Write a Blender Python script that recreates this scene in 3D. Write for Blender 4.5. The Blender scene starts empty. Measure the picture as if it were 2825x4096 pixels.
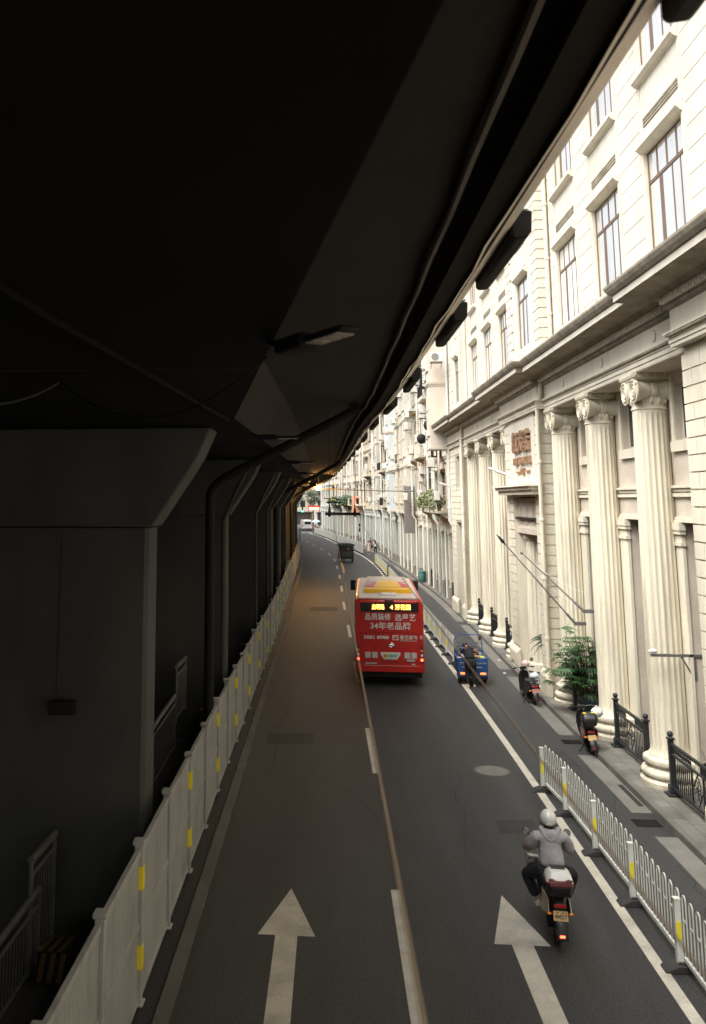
import bpy, bmesh, math, random
import numpy as np
from mathutils import Vector, Matrix
R = math.radians
PI = math.pi
sc = bpy.context.scene
COL = sc.collection
rnd = random.Random(11)

# ------------------------------------------------------------------ helpers
class MB:
    """collects faces; build() links them as one mesh object"""
    def __init__(s): s.v = []; s.f = []; s.mi = []; s.cur = 0
    def add(s, vs, fs):
        o = len(s.v); s.v += [tuple(p) for p in vs]
        for f in fs: s.f.append(tuple(i + o for i in f)); s.mi.append(s.cur)
        return s
    def box(s, x0, x1, y0, y1, z0, z1, fr=None):
        c = [(x0,y0,z0),(x1,y0,z0),(x1,y1,z0),(x0,y1,z0),(x0,y0,z1),(x1,y0,z1),(x1,y1,z1),(x0,y1,z1)]
        if fr: c = [fr(*p) for p in c]
        return s.add(c, [(0,3,2,1),(4,5,6,7),(0,1,5,4),(1,2,6,5),(2,3,7,6),(3,0,4,7)])
    def quad(s, a, b, c, d): return s.add([a,b,c,d], [(0,1,2,3)])
    def tube(s, pts, r, n=8, cap=True, sx=1.0):
        pts = [Vector(p) for p in pts]; m = len(pts)
        rs = list(r) if hasattr(r, '__len__') else [r]*m
        T = []
        for i in range(m):
            t = (pts[min(i+1,m-1)] - pts[max(i-1,0)])
            T.append(t.normalized() if t.length > 1e-9 else Vector((0,0,1)))
        up = Vector((0,0,1)) if abs(T[0].z) < .9 else Vector((0,1,0))
        a = T[0].cross(up).normalized(); vs = []
        for i in range(m):
            a = (a - T[i]*a.dot(T[i])); a = a.normalized() if a.length > 1e-6 else T[i].orthogonal().normalized()
            b = T[i].cross(a)
            for k in range(n):
                an = 2*PI*k/n
                vs.append(pts[i] + (a*math.cos(an)*sx + b*math.sin(an))*rs[i])
        fs = [(i*n+k, i*n+(k+1)%n, (i+1)*n+(k+1)%n, (i+1)*n+k) for i in range(m-1) for k in range(n)]
        if cap: fs += [tuple(range(n))[::-1], tuple((m-1)*n+k for k in range(n))]
        return s.add(vs, fs)
    def lathe(s, prof, c=(0,0,0), n=24, axis='Z', cap=True):
        vs = []
        for r, h in prof:
            for k in range(n):
                a = 2*PI*k/n; x, y = r*math.cos(a), r*math.sin(a)
                p = (x,y,h) if axis == 'Z' else ((h,x,y) if axis == 'X' else (x,h,y))
                vs.append((p[0]+c[0], p[1]+c[1], p[2]+c[2]))
        m = len(prof)
        fs = [(i*n+k, i*n+(k+1)%n, (i+1)*n+(k+1)%n, (i+1)*n+k) for i in range(m-1) for k in range(n)]
        if cap: fs += [tuple(range(n))[::-1], tuple((m-1)*n+k for k in range(n))]
        return s.add(vs, fs)
    def ball(s, c, r, nu=14, nv=8, z0=-90, z1=90):
        rx, ry, rz = r if hasattr(r, '__len__') else (r,r,r)
        vs = []
        for j in range(nv+1):
            la = R(z0 + (z1-z0)*j/nv)
            for i in range(nu):
                lo = 2*PI*i/nu
                vs.append((c[0]+rx*math.cos(la)*math.cos(lo), c[1]+ry*math.cos(la)*math.sin(lo), c[2]+rz*math.sin(la)))
        return s.add(vs, [(j*nu+i, j*nu+(i+1)%nu, (j+1)*nu+(i+1)%nu, (j+1)*nu+i) for j in range(nv) for i in range(nu)])
    def prism(s, poly, d):
        """poly: list of 3D points, d: extrusion vector"""
        n = len(poly); a = [Vector(p) for p in poly]; b = [p + Vector(d) for p in a]
        return s.add(a+b, [tuple(range(n))[::-1], tuple(range(n, 2*n))] + [(i,(i+1)%n,n+(i+1)%n,n+i) for i in range(n)])
    def sweep(s, rows, close=False, cap=True):
        """rows: list of equal-length point lists"""
        n = len(rows[0]); vs = [p for r_ in rows for p in r_]
        k = n if close else n-1
        fs = [(i*n+j, i*n+(j+1)%n, (i+1)*n+(j+1)%n, (i+1)*n+j) for i in range(len(rows)-1) for j in range(k)]
        if close and cap: fs += [tuple(range(n))[::-1], tuple((len(rows)-1)*n+j for j in range(n))]
        return s.add(vs, fs)
    def build(s, name, mats, parent=None, smooth=None, local=False, bevel=0, seg=2, recalc=True):
        me = bpy.data.meshes.new(name)
        off = Vector((0,0,0))
        if parent is not None and not local:
            p = parent
            while p is not None: off += p.location; p = p.parent
        me.from_pydata([(v[0]-off.x, v[1]-off.y, v[2]-off.z) for v in s.v], [], s.f)
        if not isinstance(mats, (list, tuple)): mats = [mats]
        for m in mats: me.materials.append(m)
        for p, k in zip(me.polygons, s.mi): p.material_index = k
        if recalc:
            b = bmesh.new(); b.from_mesh(me); bmesh.ops.recalc_face_normals(b, faces=b.faces); b.to_mesh(me); b.free()
        if smooth:
            me.polygons.foreach_set('use_smooth', [True]*len(me.polygons))
            me.set_sharp_from_angle(angle=R(smooth))
        me.update()
        o = bpy.data.objects.new(name, me); COL.objects.link(o)
        if parent is not None: o.parent = parent
        if bevel:
            md = o.modifiers.new('edge', 'BEVEL'); md.width = bevel; md.segments = seg; md.limit_method = 'ANGLE'; md.angle_limit = R(40)
            if not smooth:
                me.polygons.foreach_set('use_smooth', [True]*len(me.polygons)); me.set_sharp_from_angle(angle=R(30))
        return o

def tag(o, label=None, cat=None, group=None, kind=None):
    if label: o['label'] = label
    if cat: o['category'] = cat
    if group: o['group'] = group
    if kind: o['kind'] = kind
    return o
def struct(o): o['kind'] = 'structure'; return o
def thing(name, label, cat, loc=(0,0,0), rz=0, group=None):
    o = bpy.data.objects.new(name, None); COL.objects.link(o)
    o.location = loc; o.rotation_euler = (0,0,rz); o.empty_display_size = .2
    return tag(o, label, cat, group)
def copy_tree(o, parent=None):
    c = o.copy(); COL.objects.link(c)
    if parent is not None: c.parent = parent
    for ch in list(o.children): copy_tree(ch, c)
    return c
def dup(o, loc, rz, label, group=None):
    c = copy_tree(o); c.location = loc; c.rotation_euler = (0,0,rz); c['label'] = label
    if group: c['group'] = group
    return c

def text_mesh(mb, body, size, org, ex, ey, ext=0.0, fat=0.0, align='CENTER', width=None):
    """adds lettering to mb: org = anchor, ex/ey = unit vectors of the line and of its height"""
    cu = bpy.data.curves.new('lettering', 'FONT'); cu.body = body; cu.size = size; cu.extrude = ext; cu.offset = fat
    cu.align_x = align; cu.align_y = 'CENTER'; cu.resolution_u = 3
    o = bpy.data.objects.new('lettering', cu); COL.objects.link(o)
    bpy.context.view_layer.update()
    dg = bpy.context.evaluated_depsgraph_get()
    me = bpy.data.meshes.new_from_object(o.evaluated_get(dg))
    ex = Vector(ex); ey = Vector(ey); ez = ex.cross(ey); og = Vector(org)
    co = [v.co.copy() for v in me.vertices]
    k = 1.0
    if width and co:
        x0 = min(c.x for c in co); x1 = max(c.x for c in co); k = width/(x1-x0)
    mb.add([og + ex*c.x*k + ey*c.y + ez*c.z for c in co], [tuple(p.vertices) for p in me.polygons])
    bpy.data.objects.remove(o); bpy.data.curves.remove(cu); bpy.data.meshes.remove(me)

# ------------------------------------------------------------------ materials
def mat(name, col, rough=.6, metal=0, var=0.0, vscale=3.0, stretch=(1,1,1), col2=None, bump=0.0, bscale=60, spec=.5, emit=None, estr=1, ior=1.5, coat=0, fine=0.0, fscale=80, space='world', dirt=None, dirt_amt=0, dirt_scale=.6, dirt_stretch=(1,1,1)):
    m = bpy.data.materials.new(name); m.use_nodes = True
    nt = m.node_tree; N = nt.nodes; L = nt.links; N.clear()
    out = N.new('ShaderNodeOutputMaterial'); b = N.new('ShaderNodeBsdfPrincipled'); L.new(b.outputs[0], out.inputs[0])
    b.inputs['Base Color'].default_value = (*col, 1); b.inputs['Roughness'].default_value = rough; b.inputs['Metallic'].default_value = metal
    b.inputs['IOR'].default_value = ior; b.inputs['Specular IOR Level'].default_value = spec
    if coat: b.inputs['Coat Weight'].default_value = coat; b.inputs['Coat Roughness'].default_value = .08
    if emit: b.inputs['Emission Color'].default_value = (*emit, 1); b.inputs['Emission Strength'].default_value = estr
    def coords(st):
        if space == 'world':
            g = N.new('ShaderNodeNewGeometry'); src = g.outputs['Position']
        else:
            g = N.new('ShaderNodeTexCoord'); src = g.outputs['Object']
        mp = N.new('ShaderNodeMapping'); mp.inputs['Scale'].default_value = st; L.new(src, mp.inputs[0]); return mp.outputs[0]
    cur = None
    def noise(sc_, st, det=5, rg=.6):
        n = N.new('ShaderNodeTexNoise'); n.inputs['Scale'].default_value = sc_; n.inputs['Detail'].default_value = det; n.inputs['Roughness'].default_value = rg
        L.new(coords(st), n.inputs['Vector']); return n.outputs['Fac']
    if var or col2:
        c2 = col2 or tuple(max(0, c*(1-var)) for c in col)
        c1 = col if col2 else tuple(min(1, c*(1+var*.6)) for c in col)
        rp = N.new('ShaderNodeValToRGB'); rp.color_ramp.elements[0].position = .32; rp.color_ramp.elements[1].position = .68
        rp.color_ramp.elements[0].color = (*c2, 1); rp.color_ramp.elements[1].color = (*c1, 1)
        L.new(noise(vscale, stretch), rp.inputs[0]); cur = rp.outputs[0]
    if fine:
        mx = N.new('ShaderNodeMix'); mx.data_type = 'RGBA'; mx.blend_type = 'MULTIPLY'; mx.inputs[0].default_value = 1
        rp = N.new('ShaderNodeMapRange'); rp.inputs[1].default_value = .3; rp.inputs[2].default_value = .7; rp.inputs[3].default_value = 1-fine; rp.inputs[4].default_value = 1+fine
        L.new(noise(fscale, (1,1,1), 3, .7), rp.inputs[0]); L.new(rp.outputs[0], mx.inputs[7])
        if cur is not None: L.new(cur, mx.inputs[6])
        else: mx.inputs[6].default_value = (*col, 1)
        cur = mx.outputs[2]
    if dirt:
        mx = N.new('ShaderNodeMix'); mx.data_type = 'RGBA'
        rp = N.new('ShaderNodeMapRange'); rp.inputs[1].default_value = .5; rp.inputs[2].default_value = .75; rp.inputs[3].default_value = 0; rp.inputs[4].default_value = dirt_amt
        L.new(noise(dirt_scale, dirt_stretch, 8, .65), rp.inputs[0]); L.new(rp.outputs[0], mx.inputs[0])
        if cur is not None: L.new(cur, mx.inputs[6])
        else: mx.inputs[6].default_value = (*col, 1)
        mx.inputs[7].default_value = (*dirt, 1); cur = mx.outputs[2]
    if cur is not None: L.new(cur, b.inputs['Base Color'])
    if bump:
        bp = N.new('ShaderNodeBump'); bp.inputs['Strength'].default_value = bump; bp.inputs['Distance'].default_value = .02
        L.new(noise(bscale, (1,1,1), 4, .6), bp.inputs['Height']); L.new(bp.outputs[0], b.inputs['Normal'])
    return m

M = {}
M['asphalt'] = mat('asphalt', (.0335,.0345,.0345), .6, var=.34, vscale=.5, stretch=(2.2,.16,1), fine=.8, fscale=26, bump=.5, bscale=110, dirt=(.058,.059,.058), dirt_amt=.5, dirt_scale=1.1, dirt_stretch=(1.3,.3,1))
M['patch'] = mat('asphalt repair', (.0275,.028,.028), .7, var=.25, vscale=1.2, fine=.4, fscale=60, bump=.4, bscale=110)
M['crack'] = mat('road crack', (.012,.012,.012), .9)
M['ground'] = mat('ground', (.06,.057,.053), .9, var=.2)
M['marking'] = mat('road paint', (.56,.525,.44), .6, var=.16, vscale=2.2, fine=.14, fscale=40, dirt=(.16,.15,.135), dirt_amt=.6, dirt_scale=1.6)
M['marking_orange'] = mat('orange road paint', (.55,.28,.08), .6, var=.2, fine=.1)
M['gutter'] = mat('gutter concrete', (.155,.15,.13), .8, var=.2, vscale=1.2, fine=.15, fscale=50, dirt=(.075,.07,.063), dirt_amt=.6, dirt_scale=1.3)
M['kerb'] = mat('kerb granite', (.12,.112,.098), .8, var=.25, vscale=1.5, fine=.2, fscale=50)
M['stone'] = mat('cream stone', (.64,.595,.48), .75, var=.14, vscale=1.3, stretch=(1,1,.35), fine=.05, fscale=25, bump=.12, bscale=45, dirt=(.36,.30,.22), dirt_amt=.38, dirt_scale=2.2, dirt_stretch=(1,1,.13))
M['stone_clean'] = mat('pale painted stone', (.565,.53,.45), .75, var=.1, vscale=1.1, fine=.03, fscale=20, dirt=(.38,.32,.24), dirt_amt=.45, dirt_scale=1.7, dirt_stretch=(1,1,.15))
M['stone_column'] = mat('weathered column stone', (.62,.575,.455), .75, var=.16, vscale=1.4, stretch=(2.5,2.5,.14), fine=.06, fscale=25, bump=.12, bscale=45, dirt=(.3,.24,.16), dirt_amt=.75, dirt_scale=5, dirt_stretch=(1,1,.06))
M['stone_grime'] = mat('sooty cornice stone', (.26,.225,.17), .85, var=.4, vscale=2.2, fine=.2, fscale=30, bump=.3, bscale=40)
M['plaster'] = mat('stained plaster', (.54,.475,.39), .85, var=.16, vscale=.9, fine=.06, fscale=20, dirt=(.3,.25,.2), dirt_amt=.5, dirt_scale=1.2)
M['glass'] = mat('window glass', (.78,.78,.76), .05, metal=.85, var=.12, vscale=.7)
M['glass_curtain'] = mat('window with pale curtain', (.62,.6,.54), .25, spec=.8, ior=1.9, var=.15, vscale=1.5, stretch=(1,6,.1))
M['glass_dark'] = mat('dark glass', (.03,.03,.03), .06, ior=1.6)
M['frame_brown'] = mat('brown window frame', (.12,.075,.045), .5, var=.2)
M['frame_pale'] = mat('pale window frame', (.5,.47,.4), .5, var=.1)
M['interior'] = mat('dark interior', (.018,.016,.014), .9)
M['door_dark'] = mat('dark door', (.04,.03,.024), .5, var=.3)
M['deck'] = mat('shade-dark viaduct concrete', (.04,.033,.029), .95, var=.28, vscale=.5, stretch=(1,.25,1), fine=.15, fscale=30, bump=.2, bscale=30, spec=.15)  # low albedo carries the shade under the viaduct in its colour
M['deck_shade'] = mat('shade-black soffit concrete', (.009,.0085,.008), .95, var=.3, vscale=.5, fine=.15, fscale=30, spec=.1)  # deep under-deck shade put into this near-black colour
M['deck_edge'] = mat('pale viaduct edge', (.72,.63,.52), .85, var=.25, vscale=1.2, stretch=(1,.3,1), fine=.1, fscale=30, dirt=(.3,.25,.2), dirt_amt=.6, dirt_scale=1.5)
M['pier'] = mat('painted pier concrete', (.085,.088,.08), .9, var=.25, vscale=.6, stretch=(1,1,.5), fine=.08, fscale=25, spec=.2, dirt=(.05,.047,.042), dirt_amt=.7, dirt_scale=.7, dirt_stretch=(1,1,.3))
M['barrier'] = mat('grey barrier paint', (.43,.43,.4), .55, var=.12, vscale=1.5, fine=.05, fscale=30, dirt=(.2,.18,.15), dirt_amt=.55, dirt_scale=2, dirt_stretch=(1,1,.3))
M['white_metal'] = mat('white fence paint', (.72,.73,.68), .45, var=.08, vscale=2, dirt=(.5,.48,.4), dirt_amt=.4, dirt_scale=3, dirt_stretch=(1,1,.3))
M['reflect_yellow'] = mat('yellow reflector', (1,.8,.02), .5, var=.08)
M['rubber'] = mat('black rubber', (.022,.021,.021), .75, var=.3, fine=.2, fscale=40)
M['rubber_foot'] = mat('dusty rubber foot', (.045,.043,.042), .85, var=.3, fine=.2, fscale=40)
M['black_metal'] = mat('black cast iron', (.02,.023,.026), .45, var=.3, vscale=5, fine=.2)
M['dark_steel'] = mat('dark steel', (.02,.018,.017), .75, var=.3, spec=.2)
M['grey_steel'] = mat('grey galvanised steel', (.2,.19,.18), .5, metal=.4, var=.2)
M['chrome'] = mat('chrome', (.7,.7,.7), .18, metal=1)
M['wire'] = mat('trolley wire', (.62,.47,.31), .5)
M['cable'] = mat('black cable', (.012,.012,.012), .6)
M['bus_red'] = mat('red bus paint', (.58,.017,.01), .36, coat=.2, var=.1, vscale=1.5, fine=.04, fscale=25, dirt=(.24,.02,.016), dirt_amt=.35, dirt_scale=2)
M['bus_roof'] = mat('pinkish white bus roof', (.66,.55,.47), .45, var=.1, vscale=2, dirt=(.4,.3,.24), dirt_amt=.4, dirt_scale=3)
M['bus_yellow'] = mat('yellow bus paint', (.85,.47,.01), .4, var=.06)
M['white_paint'] = mat('white lettering', (.8,.77,.72), .5, var=.05)
M['bus_grey'] = mat('pale vent grey', (.55,.5,.46), .5)
M['black_plastic'] = mat('black plastic', (.018,.018,.019), .4, fine=.15, fscale=40)
M['led'] = mat('amber led', (.9,.4,.05), .4, emit=(1,.36,.06), estr=3.2)
M['red_light'] = mat('lit red lamp', (.8,.05,.02), .3, emit=(1,.08,.03), estr=3)
M['orange_light'] = mat('lit orange lamp', (.9,.3,.05), .3, emit=(1,.22,.04), estr=.7)
M['red_lens'] = mat('red lens', (.5,.02,.015), .2, coat=.5)
M['amber_lens'] = mat('amber lens', (.8,.25,.02), .2, coat=.5)
M['white_lens'] = mat('white lens', (.75,.72,.66), .2, coat=.5)
M['plate_green'] = mat('green number plate', (.55,.75,.58), .4)
M['plate_ink'] = mat('dark plate ink', (.03,.12,.07), .5)
M['plate_yellow'] = mat('yellowed number plate', (.72,.5,.22), .45, var=.1)
M['ink'] = mat('black ink', (.03,.025,.02), .6)
M['skin'] = mat('skin', (.42,.24,.16), .55, var=.08, vscale=12)
M['hair'] = mat('black hair', (.016,.013,.012), .5)
M['hoodie'] = mat('grey hoodie cloth', (.36,.345,.36), .95, var=.16, vscale=9, bump=1, bscale=11)
M['black_cloth'] = mat('black cloth', (.014,.014,.017), .9, var=.3, vscale=8, bump=.4, bscale=25)
M['white_shoe'] = mat('white shoe', (.62,.57,.5), .7, var=.1, vscale=20)
M['helmet'] = mat('silver white helmet', (.66,.65,.62), .22, coat=.6)
M['white_plastic'] = mat('white plastic', (.75,.74,.71), .3, coat=.3, var=.04)
M['cream_plastic'] = mat('cream scooter panel', (.62,.53,.36), .35, coat=.3, var=.06)
M['maroon'] = mat('maroon plastic', (.14,.012,.012), .3, coat=.4)
M['trike_blue'] = mat('blue tricycle paint', (.018,.085,.26), .45, var=.2, vscale=4, dirt=(.08,.1,.14), dirt_amt=.6, dirt_scale=5)
M['cardboard'] = mat('cardboard', (.4,.24,.12), .9, var=.1)
M['green_card'] = mat('green board', (.2,.55,.24), .7)
M['lime_bag'] = mat('lime bag', (.35,.6,.1), .6)
M['coral_bag'] = mat('coral bag', (.75,.22,.17), .6, var=.1)
M['white_bag'] = mat('white bag', (.7,.68,.63), .6, var=.08, bump=.6, bscale=18)
M['blue_bag'] = mat('pale blue bag', (.5,.6,.66), .6, var=.1, bump=.6, bscale=18)
M['bronze'] = mat('copper sign letters', (.33,.2,.125), .4, metal=.35, var=.2)
M['leaf'] = mat('palm leaf', (.032,.085,.024), .5, var=.5, vscale=6)
M['leaf_pale'] = mat('pale balcony leaf', (.17,.19,.075), .6, var=.5, vscale=5)
M['leaf_dark'] = mat('dark tree leaf', (.035,.06,.025), .6, var=.5, vscale=3)
M['stem'] = mat('plant stem', (.06,.045,.03), .8, var=.3)
M['pot'] = mat('blue glazed pot', (.02,.05,.07), .35)
M['hazard_y'] = mat('hazard yellow', (.13,.068,.004), .6)
M['lamp_glow'] = mat('sodium lamp', (1,.6,.2), .4, emit=(1,.45,.1), estr=60)
M['lens_off'] = mat('unlit lamp lens', (.4,.36,.3), .3)
M['granite'] = mat('grey granite plinth', (.27,.25,.21), .8, var=.2, vscale=4, fine=.2, fscale=50)
M['neon'] = mat('red shop sign', (.9,.1,.05), .4, emit=(1,.22,.12), estr=3)
M['green_light'] = mat('green signal', (.05,.8,.5), .3, emit=(.05,1,.55), estr=6)
M['orange_sign'] = mat('orange red banner', (.7,.34,.22), .6)
M['van_white'] = mat('white van paint', (.74,.74,.73), .3, coat=.4)
M['green_canvas'] = mat('dark green canvas', (.03,.05,.042), .7, var=.2)
M['sky_blue_cloth'] = mat('pale blue umbrella cloth', (.35,.55,.75), .7)
M['red_brown'] = mat('red brown paint', (.22,.05,.035), .5)
M['beige_cloth'] = mat('beige dress cloth', (.5,.38,.32), .9)
M['white_cloth'] = mat('white shirt cloth', (.7,.68,.65), .9)
M['ac_white'] = mat('air conditioner casing', (.64,.61,.54), .5, var=.1, vscale=3)
M['ac_grille'] = mat('air conditioner grille', (.2,.2,.19), .5)
def paver():
    m = bpy.data.materials.new('sidewalk pavers'); m.use_nodes = True
    nt = m.node_tree; N = nt.nodes; L = nt.links; b = N['Principled BSDF']; b.inputs['Roughness'].default_value = .8
    g = N.new('ShaderNodeNewGeometry'); mp = N.new('ShaderNodeMapping'); L.new(g.outputs['Position'], mp.inputs[0]); mp.inputs['Rotation'].default_value = (0,0,R(90))
    br = N.new('ShaderNodeTexBrick'); L.new(mp.outputs[0], br.inputs['Vector']); br.inputs['Scale'].default_value = 1
    br.inputs['Brick Width'].default_value = .62; br.inputs['Row Height'].default_value = .3; br.inputs['Mortar Size'].default_value = .008
    br.inputs['Color1'].default_value = (.175,.168,.145,1); br.inputs['Color2'].default_value = (.145,.138,.12,1); br.inputs['Mortar'].default_value = (.06,.056,.05,1)
    n = N.new('ShaderNodeTexNoise'); n.inputs['Scale'].default_value = 1.5; n.inputs['Detail'].default_value = 7; L.new(g.outputs['Position'], n.inputs['Vector'])
    mr = N.new('ShaderNodeMapRange'); mr.inputs[1].default_value = .3; mr.inputs[2].default_value = .7; mr.inputs[3].default_value = .6; mr.inputs[4].default_value = 1.15; L.new(n.outputs['Fac'], mr.inputs[0])
    mx = N.new('ShaderNodeMix'); mx.data_type = 'RGBA'; mx.blend_type = 'MULTIPLY'; mx.inputs[0].default_value = 1
    L.new(br.outputs['Color'], mx.inputs[6]); L.new(mr.outputs[0], mx.inputs[7]); L.new(mx.outputs[2], b.inputs['Base Color'])
    return m
M['paver'] = paver()
def sheet():
    m = bpy.data.materials.new('pale translucent fence sheet'); m.use_nodes = True
    nt = m.node_tree; N = nt.nodes; L = nt.links; N.clear(); out = N.new('ShaderNodeOutputMaterial'); mx = N.new('ShaderNodeMixShader'); d = N.new('ShaderNodeBsdfDiffuse'); tr = N.new('ShaderNodeBsdfTranslucent')
    d.inputs[0].default_value = (.72,.76,.7,1); tr.inputs[0].default_value = (.7,.76,.7,1); mx.inputs[0].default_value = .5
    L.new(d.outputs[0], mx.inputs[1]); L.new(tr.outputs[0], mx.inputs[2]); L.new(mx.outputs[0], out.inputs[0]); return m
M['sheet'] = sheet()

# ------------------------------------------------------------------ street lines (world: x across, y along the street)
def curve(tab):
    t = np.array(tab, float); x, y = t[:,0], t[:,1]
    d = np.gradient(y, x)
    def f(s):
        if s <= x[0]: return y[0] + d[0]*(s-x[0])
        if s >= x[-1]: return y[-1] + d[-1]*(s-x[-1])
        i = int(np.searchsorted(x, s)) - 1; i = max(0, min(i, len(x)-2))
        h = x[i+1]-x[i]; u = (s-x[i])/h
        return float((2*u**3-3*u**2+1)*y[i] + (u**3-2*u**2+u)*h*d[i] + (-2*u**3+3*u**2)*y[i+1] + (u**3-u**2)*h*d[i+1])
    return f
centre = curve([(-40,.95),(12,.95),(22,.92),(32,.82),(44,.7),(56,.56),(67,.5),(77,.42),(88,.22),(99,-.1),(110,-.95),(120,-2.1),(130,-3.35),(142,-4.7),(170,-8.6),(200,-13.5)])
edge_r = curve([(-40,4.4),(12,4.42),(22,4.5),(31,4.5),(40,4.42),(60,4.32),(75,4.23),(88,4.05),(98,3.6),(111,2.6),(131,.5),(152,-1.7),(174,-4.9),(200,-9)])
barr = curve([(-40,-2.56),(12,-2.56),(28,-2.71),(44,-2.83),(58,-3.1),(75,-3.36),(85,-3.52),(100,-3.9),(115,-4.5),(130,-5.4),(160,-8.8),(200,-14)])
kerb = curve([(-40,6.5),(12,6.5),(24,6.53),(30,6.6),(38,6.75),(47,6.9),(55,6.95),(60,6.92),(73,6.62),(90,6.05),(114,5.0),(131,3.3),(152,.7),(174,-2.6),(200,-7)])
deck_e = curve([(-40,1.37),(14,1.37),(18,1.33),(23,1.15),(33,.97),(43,.82),(55,.55),(67,.24),(88,-.25),(100,-.7),(120,-2.6),(142,-5.3),(170,-9.2),(200,-14)])
soffit_far = curve([(-40,-1.4),(12,-1.38),(22,-1.31),(33,-1.4),(50,-1.62),(67,-1.95),(88,-2.4),(100,-2.9),(120,-4.8),(142,-7.5),(170,-11.4),(200,-16.2)])
def soffit(y): return soffit_far(y) if y >= 12.06 else -1.38 + (12.06-y)*.1622

def strip(mb, fa, fb, z, ys): return mb.sweep([[(fa(y), y, z), (fb(y), y, z)] for y in ys])
YS = [-40 + 2.5*i for i in range(105)]
# ================================================================== SETTING
mb = MB(); mb.quad((-700,-300,-.03),(700,-300,-.03),(700,1200,-.03),(-700,1200,-.03)); struct(mb.build('ground', M['ground']))
mb = MB(); strip(mb, lambda y: -13 + min(0, barr(y)+2.6), kerb, 0, YS)
mb.quad((-60,222,-.004),(40,222,-.004),(40,300,-.004),(-60,300,-.004)); struct(mb.build('road', M['asphalt']))
# gutter strip, broken at the drains
mb = MB()
for a, b in [(-20,18.3),(19.6,23.7),(25.6,33.6),(35.0,47.0),(48.2,72),(73,92),(93,125)]:
    n = max(2, int((b-a)/2.5)); strip(mb, lambda y: kerb(y)-.42, lambda y: kerb(y)-.001, .004, [a+(b-a)*i/n for i in range(n+1)])
struct(mb.build('gutter', M['gutter']))
def kerb_sweep(mb, f, w, z0, z1, ys, ch=.02):
    return mb.sweep([[(f(y), y, z0), (f(y), y, z1-ch), (f(y)+ch, y, z1), (f(y)+w, y, z1), (f(y)+w, y, z0)] for y in ys], close=True)
mb = MB(); kerb_sweep(mb, kerb, .13, -.02, .153, YS); struct(mb.build('kerb', M['kerb']))
mb = MB(); strip(mb, lambda y: kerb(y)+.13, lambda y: kerb(y)+9, .149, YS); struct(mb.build('sidewalk', M['paver']))
mb = MB(); kerb_sweep(mb, lambda y: barr(y)+.24, .2, -.02, .07, YS); struct(mb.build('kerb_stone', M['kerb']))
mb = MB(); strip(mb, lambda y: barr(y)-4.6, lambda y: barr(y)-.1, .1, YS)
strip(mb, lambda y: barr(y)-.1, lambda y: barr(y)-.1, .05, YS); struct(mb.build('median', M['ground']))

# asphalt repairs, cracks and a trench seam
mb = MB()
for x0,x1,y0,y1 in [(3.15,4.0,18.2,19.0),(5.0,5.9,22.6,24.0),(-1.9,-.6,24,25.2),(1.6,2.9,42,44.5),(5.2,6.0,35.5,37.5),(-1.5,.2,52,54)]: mb.quad((x0,y0,.0022),(x1,y0+.1,.0022),(x1-.05,y1,.0022),(x0+.03,y1-.06,.0022))
struct(mb.build('road_patch', M['patch']))
mb = MB(); rc = random.Random(31)
for x0,y0,dx,dy,n in [(2.2,16.5,.05,.35,16),(1.3,17.5,-.12,.3,12),(3.7,24,.1,.3,14),(-1.0,17,.16,.12,14),(-1.6,21,.03,.4,18),(5.4,13,.04,.3,16),(5.6,19,.1,.25,10),(2.0,26,.2,.1,9)]:
    p = Vector((x0,y0,.003)); q0 = p
    for k in range(n):
        q1 = q0 + Vector((dx+rc.gauss(0,.07), dy+rc.gauss(0,.07), 0)); s = Vector((q1-q0).to_tuple()); s = Vector((-s.y,s.x,0)).normalized()*rc.uniform(.002,.006)
        mb.add([q0-s,q0+s,q1+s,q1-s],[(0,1,2,3)]); q0 = q1
struct(mb.build('road_crack', M['crack']))

# painted markings
mb_line = MB(); strip(mb_line, lambda y: edge_r(y)-.085, lambda y: edge_r(y)+.085, .004, [-20+2*i for i in range(100)]); struct(mb_line.build('edge_line', M['marking']))
k = 0
for i in range(-2, 16):
    y0 = 11.45 + 10.3*i; ln = 4.1
    if i >= 6: ln = 3.6
    mb = MB(); strip(mb, lambda y: centre(y)-.075, lambda y: centre(y)+.075, .004, [y0+ln*j/4 for j in range(5)]); struct(mb.build('lane_marking', M['marking']))
def arrow(cx, y0, y1, yt, hw, sw, m='marking', lean=0):
    mb = MB(); f = lambda x, y: (cx + x + lean*(y-y1), y, .0045)
    mb.add([f(-sw,y0), f(sw,y0), f(sw,y1), f(-sw,y1)], [(0,1,2,3)])
    mb.add([f(-hw,y1), f(hw,y1), f(0,yt)], [(0,1,2)])
    # raised seams of thermoplastic paint
    for q in (-.35, .1, .4): mb.add([(p[0],p[1],.008) for p in (f(hw*q-.006,y1), f(hw*q+.006,y1), f(hw*q*.25+.003,yt-.35), f(hw*q*.25-.003,yt-.35))], [(0,1,2,3)])
    return struct(mb.build('road_arrow', M[m]))
arrow(-.78, 9.6, 13.87, 15.45, .43, .165); arrow(2.665, 9.6, 13.89, 15.5, .405, .155)
arrow(1.75, 124, 127, 129.5, .5, .18); arrow(-1.2, 148, 151, 153, .5, .18)
mb = MB(); strip(mb, lambda y: centre(y)+.45+(y-79)*.012-.12, lambda y: centre(y)+.45+(y-79)*.012+.12, .004, [79+1.5*i for i in range(10)]); struct(mb.build('guide_stripe', M['marking_orange']))
for i in range(6):
    x = -9.2 + i*1.5; mb = MB(); mb.quad((x,176-(x+9)*.9,.0046),(x+.5,176-(x+9)*.9,.0046),(x+.3,179-(x+9)*.9,.0046),(x-.2,179-(x+9)*.9,.0046)); struct(mb.build('crossing_stripe', M['marking']))

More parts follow.
